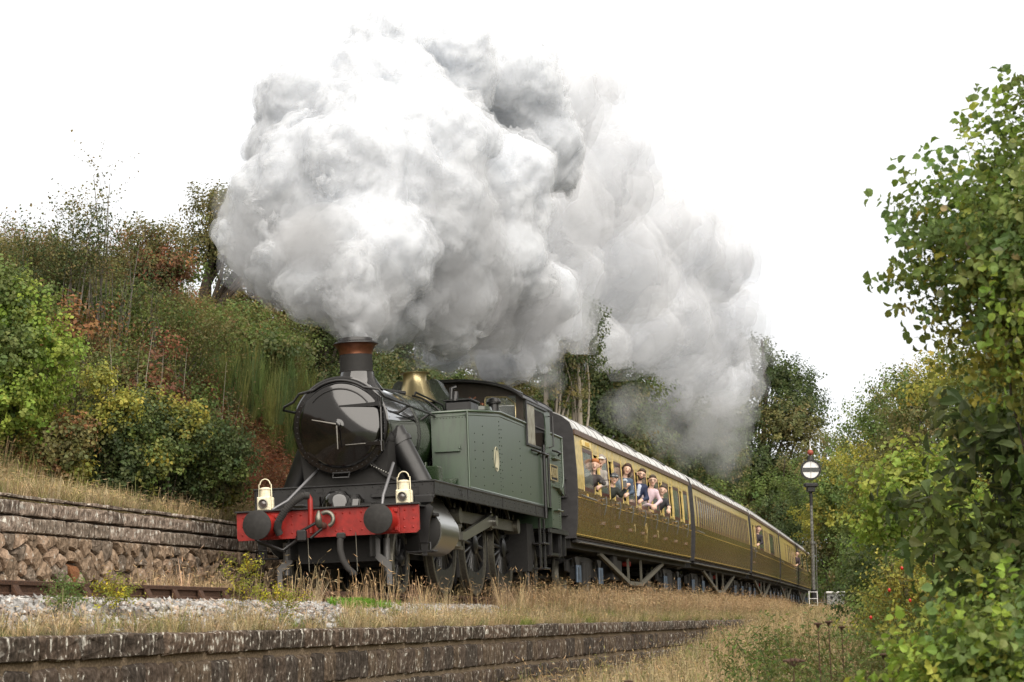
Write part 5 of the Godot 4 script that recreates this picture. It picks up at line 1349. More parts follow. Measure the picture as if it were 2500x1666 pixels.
# ------------------------------------------------------------------ people
func person(xf: Transform3D, at: Vector3, o: Dictionary) -> Node3D:
	# at = middle of the head in the coach's own axes; every one of them leans out and looks forward along the train
	var t := thing("person", o.label, "person", xf * Transform3D(Basis(Vector3.UP, o.get("turn", 0.2)), Vector3(at.x, 0.0, at.z)), o.get("group", "passengers leaning out of the windows"))
	var k: float = o.get("scale", 1.0) * 0.94; var h := at.y
	var roll: float = o.get("roll", -0.18)
	var HB := Basis(Vector3.BACK, roll)
	var HP := func(x: float, y: float, z: float) -> Vector3: return Vector3(0, h, 0) + HB * (Vector3(x, y, z) * k)
	var S: Color = o.get("skin", lin(0.6, 0.4, 0.31)); var T: Color = o.top; var lip := lin(0.42, 0.15, 0.13); var eye := lin(0.03, 0.025, 0.02)
	var hair: Color = o.hair
	var B := [
		[HP.call(0, 0.035, -0.02), HP.call(0, 0.03, 0.01), 0.092 * k, 0.088 * k, S], [HP.call(0, -0.05, 0.025), HP.call(0, -0.09, 0.045), 0.066 * k, 0.042 * k, S],
		[HP.call(0, -0.005, 0.092), HP.call(0, -0.035, 0.112), 0.01 * k, 0.015 * k, S], [HP.call(0.094, -0.02, -0.005), HP.call(0.094, 0.01, -0.015), 0.018 * k, 0.02 * k, S], [HP.call(-0.094, -0.02, -0.005), HP.call(-0.094, 0.01, -0.015), 0.018 * k, 0.02 * k, S],
	]
	var nb: Vector3 = Vector3(-0.07, h - 0.235 * k, -0.06)
	B.append([HP.call(0, -0.08, -0.02), nb, 0.05 * k, 0.058 * k, S])
	var sl := Vector3(-0.3, h - 0.33 * k, -0.08); var sr := Vector3(0.06, h - 0.29 * k, -0.03)
	var low := Vector3(-0.44, 2.06, -0.1)
	B.append([nb + Vector3(0, -0.06, 0), low, 0.12 * k, 0.13 * k, T]); B.append([sl, sr, 0.075 * k, 0.075 * k, T])
	B.append([nb + Vector3(0.02, -0.12, 0.01), low + Vector3(0.1, 0.02, 0.03), 0.11 * k, 0.12 * k, T])
	var arms: Array = o.get("arms", [[Vector3(0.1, -0.55, 0.0), Vector3(-0.04, -0.6, 0.17)]])
	for a in arms:
		var sh := sr if a[0].x > -0.1 else sl
		var e: Vector3 = Vector3(0, h, 0) + a[0] * k; var w: Vector3 = Vector3(0, h, 0) + a[1] * k
		B.append([sh, e, 0.062 * k, 0.05 * k, T]); B.append([e, w, 0.05 * k, 0.034 * k, S if o.get("short", false) else T])
		var d := (w - e).normalized(); var sd := d.cross(Vector3.UP).normalized(); var up := sd.cross(d)
		var sk: Color = o.get("glove", S)
		B.append([w, w + d * 0.07 * k, 0.032 * k, 0.036 * k, sk])
		for f in 4:
			var r0: Vector3 = w + d * 0.085 * k + sd * (f - 1.5) * 0.02 * k; var ln: float = [0.04, 0.048, 0.045, 0.034][f] * k
			var m1: Vector3 = r0 + d * ln - up * 0.008; B.append([r0, m1, 0.0105 * k, 0.0095 * k, sk]); B.append([m1, m1 + (d * 0.6 - up * 0.8) * ln * 0.8, 0.0095 * k, 0.0085 * k, sk])
		B.append([w + d * 0.03 * k + sd * 0.035 * k, w + d * 0.075 * k + sd * 0.06 * k, 0.012 * k, 0.0095 * k, sk])
	var paints := []
	for sg in [1, -1]: paints.append([HP.call(sg * 0.036, 0.012, 0.09), 0.0115 * k, eye]); paints.append([HP.call(sg * 0.036, 0.036, 0.09), 0.009 * k, hair.lerp(S, 0.4)])
	for x in [-0.02, 0.0, 0.02]: paints.append([HP.call(x, -0.068, 0.092), 0.013 * k, lip])
	if o.get("beard", false): for q in [[0, -0.1, 0.06], [0.045, -0.085, 0.05], [-0.045, -0.085, 0.05], [0.06, -0.06, 0.03], [-0.06, -0.06, 0.03], [0.0, -0.049, 0.1]]: paints.append([HP.call(q[0], q[1], q[2]), (0.038 if q[2] < 0.1 else 0.012) * k, hair])
	if o.has("shirt"): for q in 5: paints.append([nb + Vector3(0.01 - q * 0.012, -0.03 - q * 0.045, 0.09), 0.05, o.shirt])
	put("body", figure(B, paints, 0.0105 * maxf(k, 0.85), 0.03), mat("person_skin", Color.WHITE, 0.75, 0.0, {"vc": true}), t)
	# hair as a cap of its own
	var Hh := []
	if o.get("hood", 0) != 2:
		var hr: float = 0.098 * k
		Hh = [[HP.call(0, 0.06, -0.03), HP.call(0, 0.085, 0.0), hr * 0.93, hr * 0.8, hair], [HP.call(0.02, 0.03, -0.05), HP.call(-0.02, 0.03, -0.05), hr * 0.85, hr * 0.85, hair], [HP.call(0.05, 0.1, 0.055), HP.call(-0.055, 0.105, 0.05), 0.03 * k, 0.032 * k, hair]]
		if o.get("long", false):
			for sg in [1, -1]: Hh.append([HP.call(sg * 0.085, 0.05, 0.0), HP.call(sg * 0.095, -0.14, -0.02), 0.035 * k, 0.03 * k, hair])
			Hh.append([HP.call(0, 0, -0.08), HP.call(0, -0.16, -0.07), 0.07 * k, 0.06 * k, hair])
		put("hair", figure(Hh, [], 0.0105, 0.03), mat("person_skin", Color.WHITE, 0.75, 0.0, {"vc": true}), t)
	var s := st()
	if o.get("glasses", false):
		for sg in [1, -1]:
			var P := []
			for i in 9: P.append(HP.call(sg * 0.04 + cos(TAU * i / 8) * 0.031, 0.01 + sin(TAU * i / 8) * 0.024, 0.103))
			tube(s, P, 0.0045, 5, false); tube(s, [HP.call(sg * 0.07, 0.015, 0.1), HP.call(sg * 0.1, 0.015, 0.0)], 0.004, 4)
		tube(s, [HP.call(-0.01, 0.014, 0.108), HP.call(0.01, 0.014, 0.108)], 0.004, 4)
		fin("glasses", s, mat("black_plastic", Color(0.08, 0.08, 0.08), 0.3), t)
	elif o.get("goggles", false):
		for sg in [1, -1]: lathe(s, [Vector2(0, 0), Vector2(0.036, 0), Vector2(0.034, 0.03), Vector2(0, 0.035)], HP.call(sg * 0.042, 0.055, 0.088), HB * Vector3(sg * 0.2, 0.15, 1), 14)
		tube(s, arc(HP.call(0, 0.055, -0.01), HB * Vector3.RIGHT, HB * Vector3.FORWARD, 0.108 * k, -0.9, PI + 0.9, 14), 0.014, 6)
		fin("goggles", s, mat("goggle_glass", Color(0.16, 0.18, 0.19), 0.12, 0.0, {"coat": 1.0}), t)
	if o.has("cap"):
		s = st(); ball(s, HP.call(0, 0.07, -0.01), Vector3(0.108, 0.075, 0.115) * k, 16, 8); prism(s, [Vector2(-0.08, 0.06), Vector2(0.08, 0.06), Vector2(0.06, 0.14), Vector2(0, 0.16), Vector2(-0.06, 0.14)], HP.call(0, 0.045, 0), HB * Vector3.RIGHT, HB * Vector3.BACK, HB * Vector3(0, 0.014, 0))
		fin("cap", s, mat("cap%s" % o.label.left(12), o.cap, 0.8), t)
	if o.get("hood", 0) == 1:
		s = st(); tube(s, arc(nb + Vector3(0, 0.0, -0.02), Vector3.RIGHT, Vector3.FORWARD, 0.1, -0.6, PI + 0.6, 12), [0.02, 0.035, 0.045, 0.05, 0.05, 0.05, 0.05, 0.05, 0.05, 0.05, 0.045, 0.035, 0.02], 8); fin("hood", s, mat("hood_cloth", Color(0.8, 0.72, 0.76), 0.9), t)
	return t
func people() -> void:
	var xf := carriage_frame(12.45, 30.48)
	person(xf, P3(1.42, 2.69, 2.06), {"label": "red-haired passenger frowning out of the foremost open window", "hair": lin(0.33, 0.11, 0.03), "top": lin(0.04, 0.035, 0.035), "glove": lin(0.05, 0.045, 0.045), "scale": 0.95, "arms": [[Vector3(0.14, -0.36, 0.02), Vector3(0.16, -0.4, 0.22)]]})
	person(xf, P3(1.4, 2.84, 2.98), {"label": "passenger in a pale grey cap just behind the red-haired one", "hair": lin(0.25, 0.22, 0.2), "top": lin(0.3, 0.28, 0.26), "cap": Color(0.8, 0.78, 0.76), "scale": 0.95})
	person(xf, P3(1.46, 2.54, 4.25), {"label": "child in dark goggles and black top holding out a phone", "hair": lin(0.05, 0.05, 0.055), "top": lin(0.012, 0.016, 0.014), "goggles": true, "roll": -0.1, "turn": 0.4, "cap": Color(0.3, 0.33, 0.35), "scale": 0.9, "arms": [[Vector3(0.15, -0.42, 0.05), Vector3(0.25, -0.26, 0.12)]]})
	person(xf, P3(1.47, 2.86, 6.15), {"label": "smiling dark-haired woman in a blue denim jacket", "hair": lin(0.045, 0.022, 0.015), "long": true, "roll": -0.3, "turn": 0.35, "top": lin(0.05, 0.075, 0.12), "shirt": lin(0.35, 0.4, 0.46), "scale": 0.98})
	person(xf, P3(1.5, 2.86, 8.15), {"label": "bearded man in glasses, pale blue shirt and navy cardigan", "hair": lin(0.05, 0.028, 0.018), "beard": true, "glasses": true, "roll": -0.34, "turn": 0.3,  "top": lin(0.012, 0.022, 0.06), "shirt": lin(0.45, 0.5, 0.62), "scale": 1.05})
	person(xf, P3(1.51, 2.83, 9.93), {"label": "young man in glasses and a pale pink hooded top", "hair": lin(0.05, 0.035, 0.02), "glasses": true, "hood": 1, "top": lin(0.55, 0.42, 0.47), "roll": -0.05, "arms": [[Vector3(0.17, -0.52, 0.0), Vector3(0.02, -0.64, 0.2)], [Vector3(-0.28, -0.55, 0.05), Vector3(-0.08, -0.64, 0.2)]]})
	person(xf, P3(1.47, 2.71, 11.95), {"label": "short-haired man in black, rearmost head out of the first coach", "hair": lin(0.06, 0.045, 0.03), "top": lin(0.02, 0.02, 0.024), "roll": -0.3, "short": true, "arms": [[Vector3(0.14, -0.45, 0.0), Vector3(0.12, -0.52, 0.17)]]})
	person(carriage_frame(50.27, 68.3), P3(1.45, 2.84, 3.3), {"label": "passenger in dark clothes leaning out of the third coach", "hair": lin(0.08, 0.05, 0.03), "top": lin(0.02, 0.018, 0.025), "group": ""})
	person(carriage_frame(69.18, 87.21), P3(1.5, 2.75, 15.6), {"label": "dark-haired passenger leaning out of the far fourth coach", "hair": lin(0.04, 0.025, 0.02), "top": lin(0.04, 0.025, 0.028), "group": ""})
	person(carriage_frame(0, 12), P3(1.02, 2.98, 8.72), {"label": "engine driver in a white shirt inside the green cab", "hair": lin(0.05, 0.04, 0.03), "top": lin(0.6, 0.62, 0.65), "turn": 0.5, "group": "", "arms": [[Vector3(0.24, -0.5, -0.1), Vector3(0.05, -0.55, 0.05)]]})
	var ph := thing("phone", "black smartphone held up by the child in goggles", "phone", xf * Transform3D(Basis(Vector3.UP, 0.2) * Basis(Vector3.RIGHT, -0.3), P3(1.72, 2.41, 4.06)))
	var s := st(); box(s, Vector3.ZERO, Vector3(0.078, 0.155, 0.01), 0.004); fin("phone_case", s, mat("phone_black", Color(0.1, 0.09, 0.09), 0.3), ph)
	s = st(); box(s, Vector3(0.02, 0.055, 0.006), Vector3(0.022, 0.03, 0.004), 0.001); fin("lens_block", s, mat("lens_black", Color(0.05, 0.05, 0.06), 0.1), ph)
	var vc := thing("camcorder", "small dark camcorder held out of the foremost open window", "video camera", xf * Transform3D(Basis(Vector3.UP, 0.25), P3(1.6, 2.32, 1.62)))
	s = st(); box(s, Vector3.ZERO, Vector3(0.07, 0.08, 0.16), 0.015); tube(s, [Vector3(0, 0.005, 0.08), Vector3(0, 0.005, 0.13)], 0.03, 14); box(s, Vector3(0.12, 0.03, 0.02), Vector3(0.2, 0.012, 0.07), 0.004); fin("camera_body", s, mat("camera_black", Color(0.16, 0.14, 0.14), 0.4), vc)

# ------------------------------------------------------------------ signal and relay box
func lineside() -> void:
	var a := 0.165
	var base := Vector3(13.45, -0.3, -100.0)
	var t := thing("signal", "tall banner repeater signal with white disc and black bar on a grey tubular post", "signal", Transform3D(Basis(), base))
	var grey := mat("post_grey", Color(0.52, 0.52, 0.5), 0.45, 0.3, {"tex": noi("postgrime", FastNoiseLite.TYPE_SIMPLEX_SMOOTH, 0.02, 4, [[0.3, gray(0.7)], [0.7, gray(1.0)]], 80), "scale": 0.8})
	var blk := mat("signal_black", Color(0.12, 0.12, 0.12), 0.55)
	var wht := mat("signal_white", Color(0.9, 0.9, 0.9), 0.4)
	var s := st(); tube(s, [Vector3(0, 1.1, 0), Vector3(-0.02, 3.2, 0)], 0.085, 16); tube(s, [Vector3(-0.02, 3.2, 0), Vector3(-0.05, 4.9, 0)], 0.065, 16); tube(s, [Vector3(-0.02, 3.15, 0), Vector3(-0.02, 3.27, 0)], 0.13, 16); tube(s, [Vector3(0.15, 0.8, 0.05), Vector3(0.13, 3.2, 0.05)], 0.02, 6); fin("post", s, grey, t)
	s = st(); tube(s, [Vector3(0, -0.3, 0), Vector3(0, 1.12, 0)], 0.13, 16); tube(s, [Vector3(-0.05, 4.88, 0), Vector3(-0.06, 5.6, 0)], 0.075, 12); box(s, Vector3(-0.06, 5.62, 0), Vector3(0.36, 0.3, 0.36), 0.03); box(s, Vector3(-0.06, 5.78, 0), Vector3(0.6, 0.18, 0.5), 0.04); fin("post_foot", s, blk, t)
	s = st(); lathe(s, [Vector2(0, -0.14), Vector2(0.4, -0.14), Vector2(0.46, -0.02), Vector2(0.46, 0.1), Vector2(0.39, 0.1), Vector2(0.38, 0.02), Vector2(0, 0.02)], Vector3(-0.06, 6.46, 0.1), Vector3(-0.1, 0, 1), 40); tube(s, [Vector3(-0.06, 6.88, 0.05), Vector3(-0.06, 7.08, 0.05)], [0.16, 0.12], 12); fin("signal_case", s, blk, t)
	s = st(); lathe(s, [Vector2(0, 0.0), Vector2(0.372, 0.0), Vector2(0.372, 0.02), Vector2(0, 0.02)], Vector3(-0.06, 6.46, 0.13), Vector3(-0.1, 0, 1), 40); fin("disc", s, wht, t)
	s = st(); box(s, Vector3(-0.063, 6.46, 0.165), Vector3(0.72, 0.19, 0.012), 0.0, Basis(Vector3.UP, -0.1)); fin("banner_arm", s, mat("banner_grey", Color(0.27, 0.28, 0.28), 0.6), t)
	s = st(); box(s, Vector3(-0.065, 6.46, 0.175), Vector3(0.012, 0.74, 0.008), 0.0, Basis(Vector3.UP, -0.1)); fin("disc_wire", s, grey, t)
	s = st(); ball(s, Vector3(-0.06, 7.24, 0.05), Vector3(0.14, 0.13, 0.14), 16, 8); fin("finial_ball", s, mat("finial_red", Color(0.55, 0.26, 0.2), 0.6), t)
	s = st(); tube(s, [Vector3(-0.06, 7.36, 0.05), Vector3(-0.07, 7.8, 0.05)], [0.03, 0.008], 8); fin("finial_spike", s, wht, t)
	s = st()
	for x in [-0.3, 0.06]: tube(s, [Vector3(x, -0.35, 1.0), Vector3(x - 0.02, 1.05, 0.75)], 0.02, 6)
	for k in 5: tube(s, [Vector3(-0.3, -0.15 + k * 0.29, 0.96 - k * 0.05), Vector3(0.06, -0.15 + k * 0.29, 0.96 - k * 0.05)], 0.016, 6)
	fin("ladder", s, wht, t)
	s = st(); tube(s, [Vector3(0.45, -0.3, 0.3), Vector3(0.43, 1.0, 0.3)], 0.02, 6); tube(s, [Vector3(0.0, 0.55, 0.3), Vector3(0.45, 0.55, 0.3)], 0.02, 6); fin("cable_post", s, grey, t)
	var b := thing("relay_cabinet", "pale grey lineside cabinet with overhanging lid, right of the signal post", "cabinet", Transform3D(Basis(Vector3.UP, -0.12), Vector3(14.42, -0.35, -100.0)))
	var pal := mat("cabinet_grey", Color(0.66, 0.67, 0.66), 0.6, 0.0, {"tex": NOI["postgrime"], "scale": 1.0})
	s = st(); box(s, Vector3(0, 0.75, 0), Vector3(0.78, 0.46, 0.6), 0.02); box(s, Vector3(0, 0.2, 0), Vector3(0.7, 0.66, 0.55), 0.02); fin("cabinet_body", s, pal, b)
	s = st(); box(s, Vector3(0, 1.04, 0), Vector3(0.86, 0.1, 0.7), 0.03); fin("lid", s, mat("lid_white", Color(0.84, 0.84, 0.83), 0.5), b)
	s = st(); for x in [-0.18, 0.17]: box(s, Vector3(x, 0.83, 0.32), Vector3(0.12, 0.1, 0.04), 0.01); tube(s, [Vector3(x, 0.83, 0.33), Vector3(x, 0.83, 0.37)], 0.03, 8)
	fin("lock", s, blk, b)
	s = st(); box(s, Vector3(0.05, 0.51, 0.1), Vector3(1.3, 0.05, 0.7), 0.01); fin("shelf", s, grey, b)

# ------------------------------------------------------------------ where things grow
func s_of(x: float, z: float) -> Vector2:
	# (s, d) of a place
	var best := 0; var bd := 1e9
	for i in range(0, TP.size(), 4):
		var e := Vector2(TP[i].x - x, TP[i].z - z).length_squared()
		if e < bd: bd = e; best = i
	var s := -60.0 + best * 0.5
	var a := TA[best]; var v := Vector3(x, 0, z) - TP[best]
	return Vector2(s + v.dot(Vector3(sin(a), 0, -cos(a))), v.dot(Vector3(cos(a), 0, sin(a))))
func on_ground(x: float, z: float) -> Vector3:
	var q := s_of(x, z)
	return Vector3(x, ground_y(q.x, q.y), z)
func grow(called: String, label: String, category: String, group: String, x: float, z: float, top: float, rx: float, n: int, mesh: Mesh, pal: Array, opt := {}) -> Node3D:
	var p := on_ground(x, z)
	var o := {"called": called, "label": label, "category": category, "group": group, "at": p, "h": maxf(0.5, top - p.y), "r": Vector3(rx, 0, rx * opt.get("deep", 0.8)), "n": n, "mesh": mesh, "pal": pal}
	o.merge(opt, true)
	return plant(o)
func vegetation() -> void:
	var small := leaf_sprig(11, 0.42, 0.075, 0.055, 0.1, 1)
	var mid := leaf_sprig(10, 0.42, 0.1, 0.075, 0.15, 2)
	var syc := leaf_sprig(10, 0.26, 0.055, 0.052, 0.35, 3, true)
	var alder := leaf_sprig(10, 0.28, 0.043, 0.037, 0.15, 4, true, 0.0022)
	var birch := leaf_sprig(8, 0.7, 0.06, 0.055, 0.2, 5)
	var far := leaf_sprig(14, 0.8, 0.17, 0.12, 0.1, 6)
	var bare := leaf_sprig(4, 0.6, 0.05, 0.035, 0.0, 7)
	var fern := leaf_sprig(16, 0.55, 0.12, 0.03, 0.25, 8)
	var G := [lin(0.135, 0.192, 0.049), lin(0.103, 0.153, 0.045), lin(0.159, 0.206, 0.065)]
	var LG := [lin(0.237, 0.336, 0.057), lin(0.190, 0.290, 0.049), lin(0.301, 0.352, 0.073)]
	var YG := [lin(0.381, 0.352, 0.073), lin(0.317, 0.321, 0.065), lin(0.254, 0.275, 0.073)]
	var OL := [lin(0.175, 0.169, 0.065), lin(0.135, 0.145, 0.057), lin(0.206, 0.184, 0.081)]
	var DK := [lin(0.079, 0.114, 0.043), lin(0.063, 0.092, 0.036), lin(0.098, 0.130, 0.049)]
	var BR := [lin(0.270, 0.130, 0.065), lin(0.206, 0.114, 0.057), lin(0.317, 0.169, 0.081)]
	var RD := [lin(0.270, 0.108, 0.065), lin(0.222, 0.100, 0.065), lin(0.206, 0.114, 0.065)]
	var HD := [lin(0.159, 0.229, 0.065), lin(0.119, 0.184, 0.057), lin(0.190, 0.245, 0.073)]
	var gl := "shrubs on the bank"
	# -------- left bank
	grow("sycamore", "light green sycamore bush at the left edge of the bank", "tree", "", -7.4, -32.0, 4.7, 1.05, 3600, syc, [LG, LG, G], {"trunk": 0.06, "y0": 0.05, "clumps": 18})
	grow("sycamore", "small yellow-green maple sapling low on the left bank", "tree", "", -5.95, -33.0, 3.5, 0.35, 260, syc, [YG], {"trunk": 0.02, "y0": 0.45, "clumps": 4, "size": 0.8})
	var bl := ["leftmost thin birch sapling, dark leaves against the sky", "thin birch sapling with leafy tip left of the tall bare one", "tallest bare-topped birch sapling on the left bank", "forked thin birch sapling right of the tallest one", "short sparse birch sapling nearest the red-leaved tree", "slender birch sapling second from the left edge"]
	var bx := [[-8.5, -38.0, 6.4, 260], [-7.75, -38.0, 7.3, 330], [-7.2, -38.5, 8.0, 60], [-6.85, -38.0, 6.6, 120], [-6.2, -38.5, 5.9, 110], [-8.05, -39.0, 6.6, 220]]
	for i in 6: grow("birch_sapling", bl[i], "tree", "bare birch saplings on the left bank", bx[i][0], bx[i][1], bx[i][2], 0.42, bx[i][3], birch, [DK, OL], {"trunk": 0.03, "stems": 2, "y0": 0.35, "clumps": 14, "taper": 0.7, "bend": 0.03, "rc": 0.5, "size": 0.8, "bark": mat("grey_bark", Color(0.42, 0.4, 0.37), 0.9), "lean": Vector3(rng.randf_range(-0.2, 0.3), 0, 0)})
	grow("oak", "reddish-brown thin-leaved tree beyond the birch saplings", "tree", "", -7.3, -45.0, 7.5, 0.9, 650, small, [BR, OL, RD, OL], {"trunk": 0.07, "y0": 0.35, "clumps": 12, "size": 0.85})
	grow("oak", "dark leaning oak with a thick bare limb left of the steam", "tree", "", -7.1, -52.0, 9.6, 1.3, 1500, small, [OL, DK, OL], {"trunk": 0.2, "y0": 0.35, "clumps": 14, "lean": Vector3(0.5, 0, 0), "bend": 0.25})
	grow("oak", "brown-leaved autumn oak just under the left edge of the steam", "tree", "", -5.9, -58.0, 8.6, 1.6, 1500, small, [BR, OL, BR], {"trunk": 0.14, "y0": 0.25, "clumps": 14})
	var k := 0
	var mix := [[OL, G], [G, OL], [BR, OL, G], [HD, G], [OL, HD], [G, HD]]
	var look := ["olive-green", "mid-green", "brownish", "dark green", "tawny", "fresh green"]
	var spots := [[-7.0, -35.0, 4.0, 1.0], [-6.2, -35.5, 4.0, 0.8], [-7.6, -37.0, 4.9, 1.1], [-6.6, -37.5, 4.7, 1.0], [-8.6, -40.0, 5.1, 1.2], [-7.4, -41.0, 5.6, 1.2], [-6.2, -41.0, 5.4, 1.1], [-7.9, -46.0, 5.9, 1.4], [-6.3, -46.0, 5.8, 1.2], [-5.4, -48.0, 6.0, 1.1], [-6.4, -52.0, 6.8, 1.4], [-5.0, -54.0, 6.4, 1.2]]
	for sp in spots:
		grow("shrub", "%s tangled shrub with thin stems on the bank, %s" % [look[k % 6], ["above the left wall", "behind the brambles", "under the birch saplings", "by the broom"][k / 4]], "shrub", gl, sp[0], sp[1], sp[2], sp[3], 620, small if k % 3 else bare, mix[k % 6], {"trunk": 0.025, "stems": 5, "y0": 0.0, "clumps": 12, "bark": mat("grey_bark", Color(0.42, 0.4, 0.37), 0.9)})
		k += 1
	grow("red_sapling", "sapling with dark red leaves in the middle of the left bank", "tree", "", -5.75, -35.2, 4.6, 0.32, 150, small, [RD], {"trunk": 0.02, "y0": 0.3, "clumps": 6})
	for i in 4: grow("bare_sapling", ["thin pale bare stem leaning on the bank above the wall", "pale bare sapling beside the red-leaved one", "bare branching sapling over the brambles", "thin bare sapling near the broom"][i], "tree", "", [-6.1, -5.55, -5.2, -4.9][i], [-33.5, -34.2, -35.5, -38.0][i], [4.2, 4.4, 4.3, 4.3][i], 0.5, 30, bare, [OL], {"trunk": 0.016, "y0": 0.2, "clumps": 12, "bend": 0.1, "bark": mat("pale_bark", Color(0.55, 0.52, 0.47), 0.9)})
	var bb := [[-6.0, -33.2, 2.7, 0.6], [-5.4, -33.8, 3.0, 0.75], [-4.85, -34.6, 2.9, 0.75], [-4.75, -35.4, 2.6, 0.5], [-5.2, -35.8, 3.3, 0.8], [-6.6, -32.4, 2.5, 0.5]]
	for i in 6: grow("bramble_bush", ["dark green bramble bush at the left end of the thicket", "dark green bramble mound above the wall, second from the left", "broad glossy bramble bush in the middle of the thicket", "bramble bush nearest the engine's left lamp", "tall bramble bush rising behind the middle of the thicket", "browning bramble at the far left over the wall"][i], "bush", "bramble bushes above the wall", bb[i][0], bb[i][1], bb[i][2], bb[i][3], 1100, leaf_sprig(9, 0.24, 0.055, 0.047, 0.25, 30 + i, true), [[DK, G, DK], [DK, G, YG], [G, DK, DK], [OL, DK, YG], [G, DK], [BR, OL, YG]][i], {"trunk": 0.012, "stems": 4, "y0": 0.0, "clumps": 12, "deep": 0.7})
	var broom := blade_tuft(46, 1.5, 0.006, 0.5, 60, 0.0)
	for i in 9:
		var bx2: float = [-5.6, -5.0, -5.9, -5.3, -4.5, -5.8, -4.9, -4.2, -5.2][i]; var bz: float = [-44.0, -43.0, -46.0, -42.0, -42.5, -42.5, -47.0, -45.0, -48.5][i]
		var t := thing("broom_bush", "upright rush-green broom bush on the bank, %s" % ["below the oak", "left of the chimney", "at the top of its patch", "low down beside the bracken", "nearest the smokebox", "at the left of its patch", "dark one behind the others", "rightmost of its patch", "highest, under the brown oak"][i], "bush", Transform3D(Basis(), on_ground(bx2, bz)), "broom bushes left of the engine")
		var X := []; var C := PackedColorArray()
		for j in 34:
			X.append(Transform3D(Basis(Vector3.UP, rng.randf() * TAU) * Basis(Vector3.RIGHT, rng.randf_range(-0.2, 0.35)) * Basis.from_scale(Vector3.ONE * rng.randf_range(0.4, 0.85)), Vector3(rng.randfn() * 0.5, -0.1 + rng.randf() * 0.3, rng.randfn() * 0.4))); C.append(pick([lin(0.09, 0.13, 0.04), lin(0.07, 0.11, 0.045), lin(0.15, 0.16, 0.05)]))
		scatter("stems", broom, X, C, mat("blade", Color.WHITE, 0.8, 0.0, {"vc": true, "back": 0.5, "spec": 0.2}), t).set_meta("kind", "stuff")
	var X := []; var C := PackedColorArray()
	for i in 3200:
		var s := rng.randf_range(6.0, 21.0); var d := rng.randf_range(-5.4, -2.75)
		X.append(Transform3D(sprig_basis(Vector3(0, 0.5, 0.4), rng.randf_range(0.5, 0.95), 1.1), tp(s, d, ground_y(s, d) + rng.randf() * 0.35))); C.append(pick([lin(0.2, 0.075, 0.045), lin(0.16, 0.07, 0.04), lin(0.24, 0.11, 0.06)]))
	tag(scatter("bracken", fern, X, C, leaf_mat()), "rust-red dead bracken covering the bank beside the smokebox", "bracken", "", "stuff")
	X = []; C = PackedColorArray()
	for i in 2200:
		var s := rng.randf_range(2.0, 26.0); var d := rng.randf_range(-9.5, -4.2)
		X.append(Transform3D(sprig_basis(Vector3(0, 0.8, 0.3), rng.randf_range(0.6, 1.1), 0.8), tp(s, d, ground_y(s, d) + rng.randf() * 0.5))); C.append(pick([G[0], OL[0], OL[1], G[2], BR[0]]))
	tag(scatter("undergrowth", small, X, C, leaf_mat()), "tangled olive undergrowth among the broom and shrubs of the bank", "undergrowth", "", "stuff")
	# -------- behind the train
	var tl := [
		["dense dark tree rising behind the engine's chimney", -4.2, -50.0, 7.0, 1.4, DK, 1300, small], ["dark bushy tree between the chimney and the brass dome", -3.0, -62.0, 7.6, 1.8, DK, 1500, mid], ["low dark bush filling the gap behind the brass dome", -2.4, -56.0, 6.3, 1.5, DK, 1400, mid], ["ragged dark tree behind the cab roof", -1.0, -70.0, 8.0, 2.0, OL, 1700, mid],
		["tall thin tree with bare pale trunks, poking into the steam", 1.62, -66.0, 10.0, 1.15, DK, 1000, mid], ["mid-green tree at the foot of the tall thin one", 1.2, -74.0, 7.9, 1.7, G, 1200, mid], ["dark green tree over the front of the first coach", 2.9, -86.0, 9.8, 2.2, DK, 1200, far], ["bushy green tree above the middle of the first coach", 4.3, -95.0, 10.4, 2.5, G, 1200, far], ["dark tree half lost in drifting steam above the first coach", 6.4, -105.0, 12.0, 2.8, DK, 1300, far],
		["broad dark tree over the join of the first two coaches", 8.0, -112.0, 11.5, 3.0, DK, 1400, far], ["dark tree above the second coach with steam across it", 10.2, -122.0, 12.4, 3.0, DK, 1400, far], ["small green tree low behind the second coach", 9.0, -104.0, 6.0, 2.0, G, 900, far]]
	for q in tl:
		var thin: bool = q[0].begins_with("tall thin")
		grow("tree", q[0], "tree", "trees behind the train", q[1], q[2], q[3], q[4], q[6], q[7], [q[5], q[5], OL], {"trunk": 0.16, "y0": 0.45 if thin else 0.08, "clumps": 16, "stems": 3 if thin else 1, "taper": 0.45, "bark": mat("pale_bark", Color(0.55, 0.52, 0.47), 0.9) if thin else mat("bark", Color(0.33, 0.29, 0.25), 0.95)})
	for i in 12:
		var s := 14.0 + i * 7.5; var p := tp(s, -5.2 - rng.randf() * 1.5, 0.0)
		grow("shrub", "green undergrowth bush behind the %s" % ["engine's boiler", "engine's tanks", "engine's cab", "front of the first coach", "first coach's windows", "end of the first coach", "start of the second coach", "middle of the second coach", "end of the second coach", "third coach", "end of the third coach", "fourth coach"][i], "shrub", "undergrowth behind the train", p.x, p.z, 3.4 + i * 0.25, 1.7, 700, mid if i < 5 else far, [DK, G, OL], {"trunk": 0.03, "stems": 4, "y0": 0.0, "clumps": 12})
	grow("oak", "big spreading dark oak against the sky, right of the steam over the far coaches", "tree", "", 18.9, -166.0, 22.5, 5.6, 3600, far, [DK, DK, OL], {"trunk": 0.45, "y0": 0.12, "clumps": 26, "rc": 0.28, "size": 1.35, "taper": 0.35})
	grow("tree", "round green tree at the far bend, left of the signal disc", "tree", "", 19.6, -160.0, 12.0, 3.0, 1500, far, [G, DK, OL], {"trunk": 0.2, "y0": 0.0, "clumps": 14, "size": 1.2})
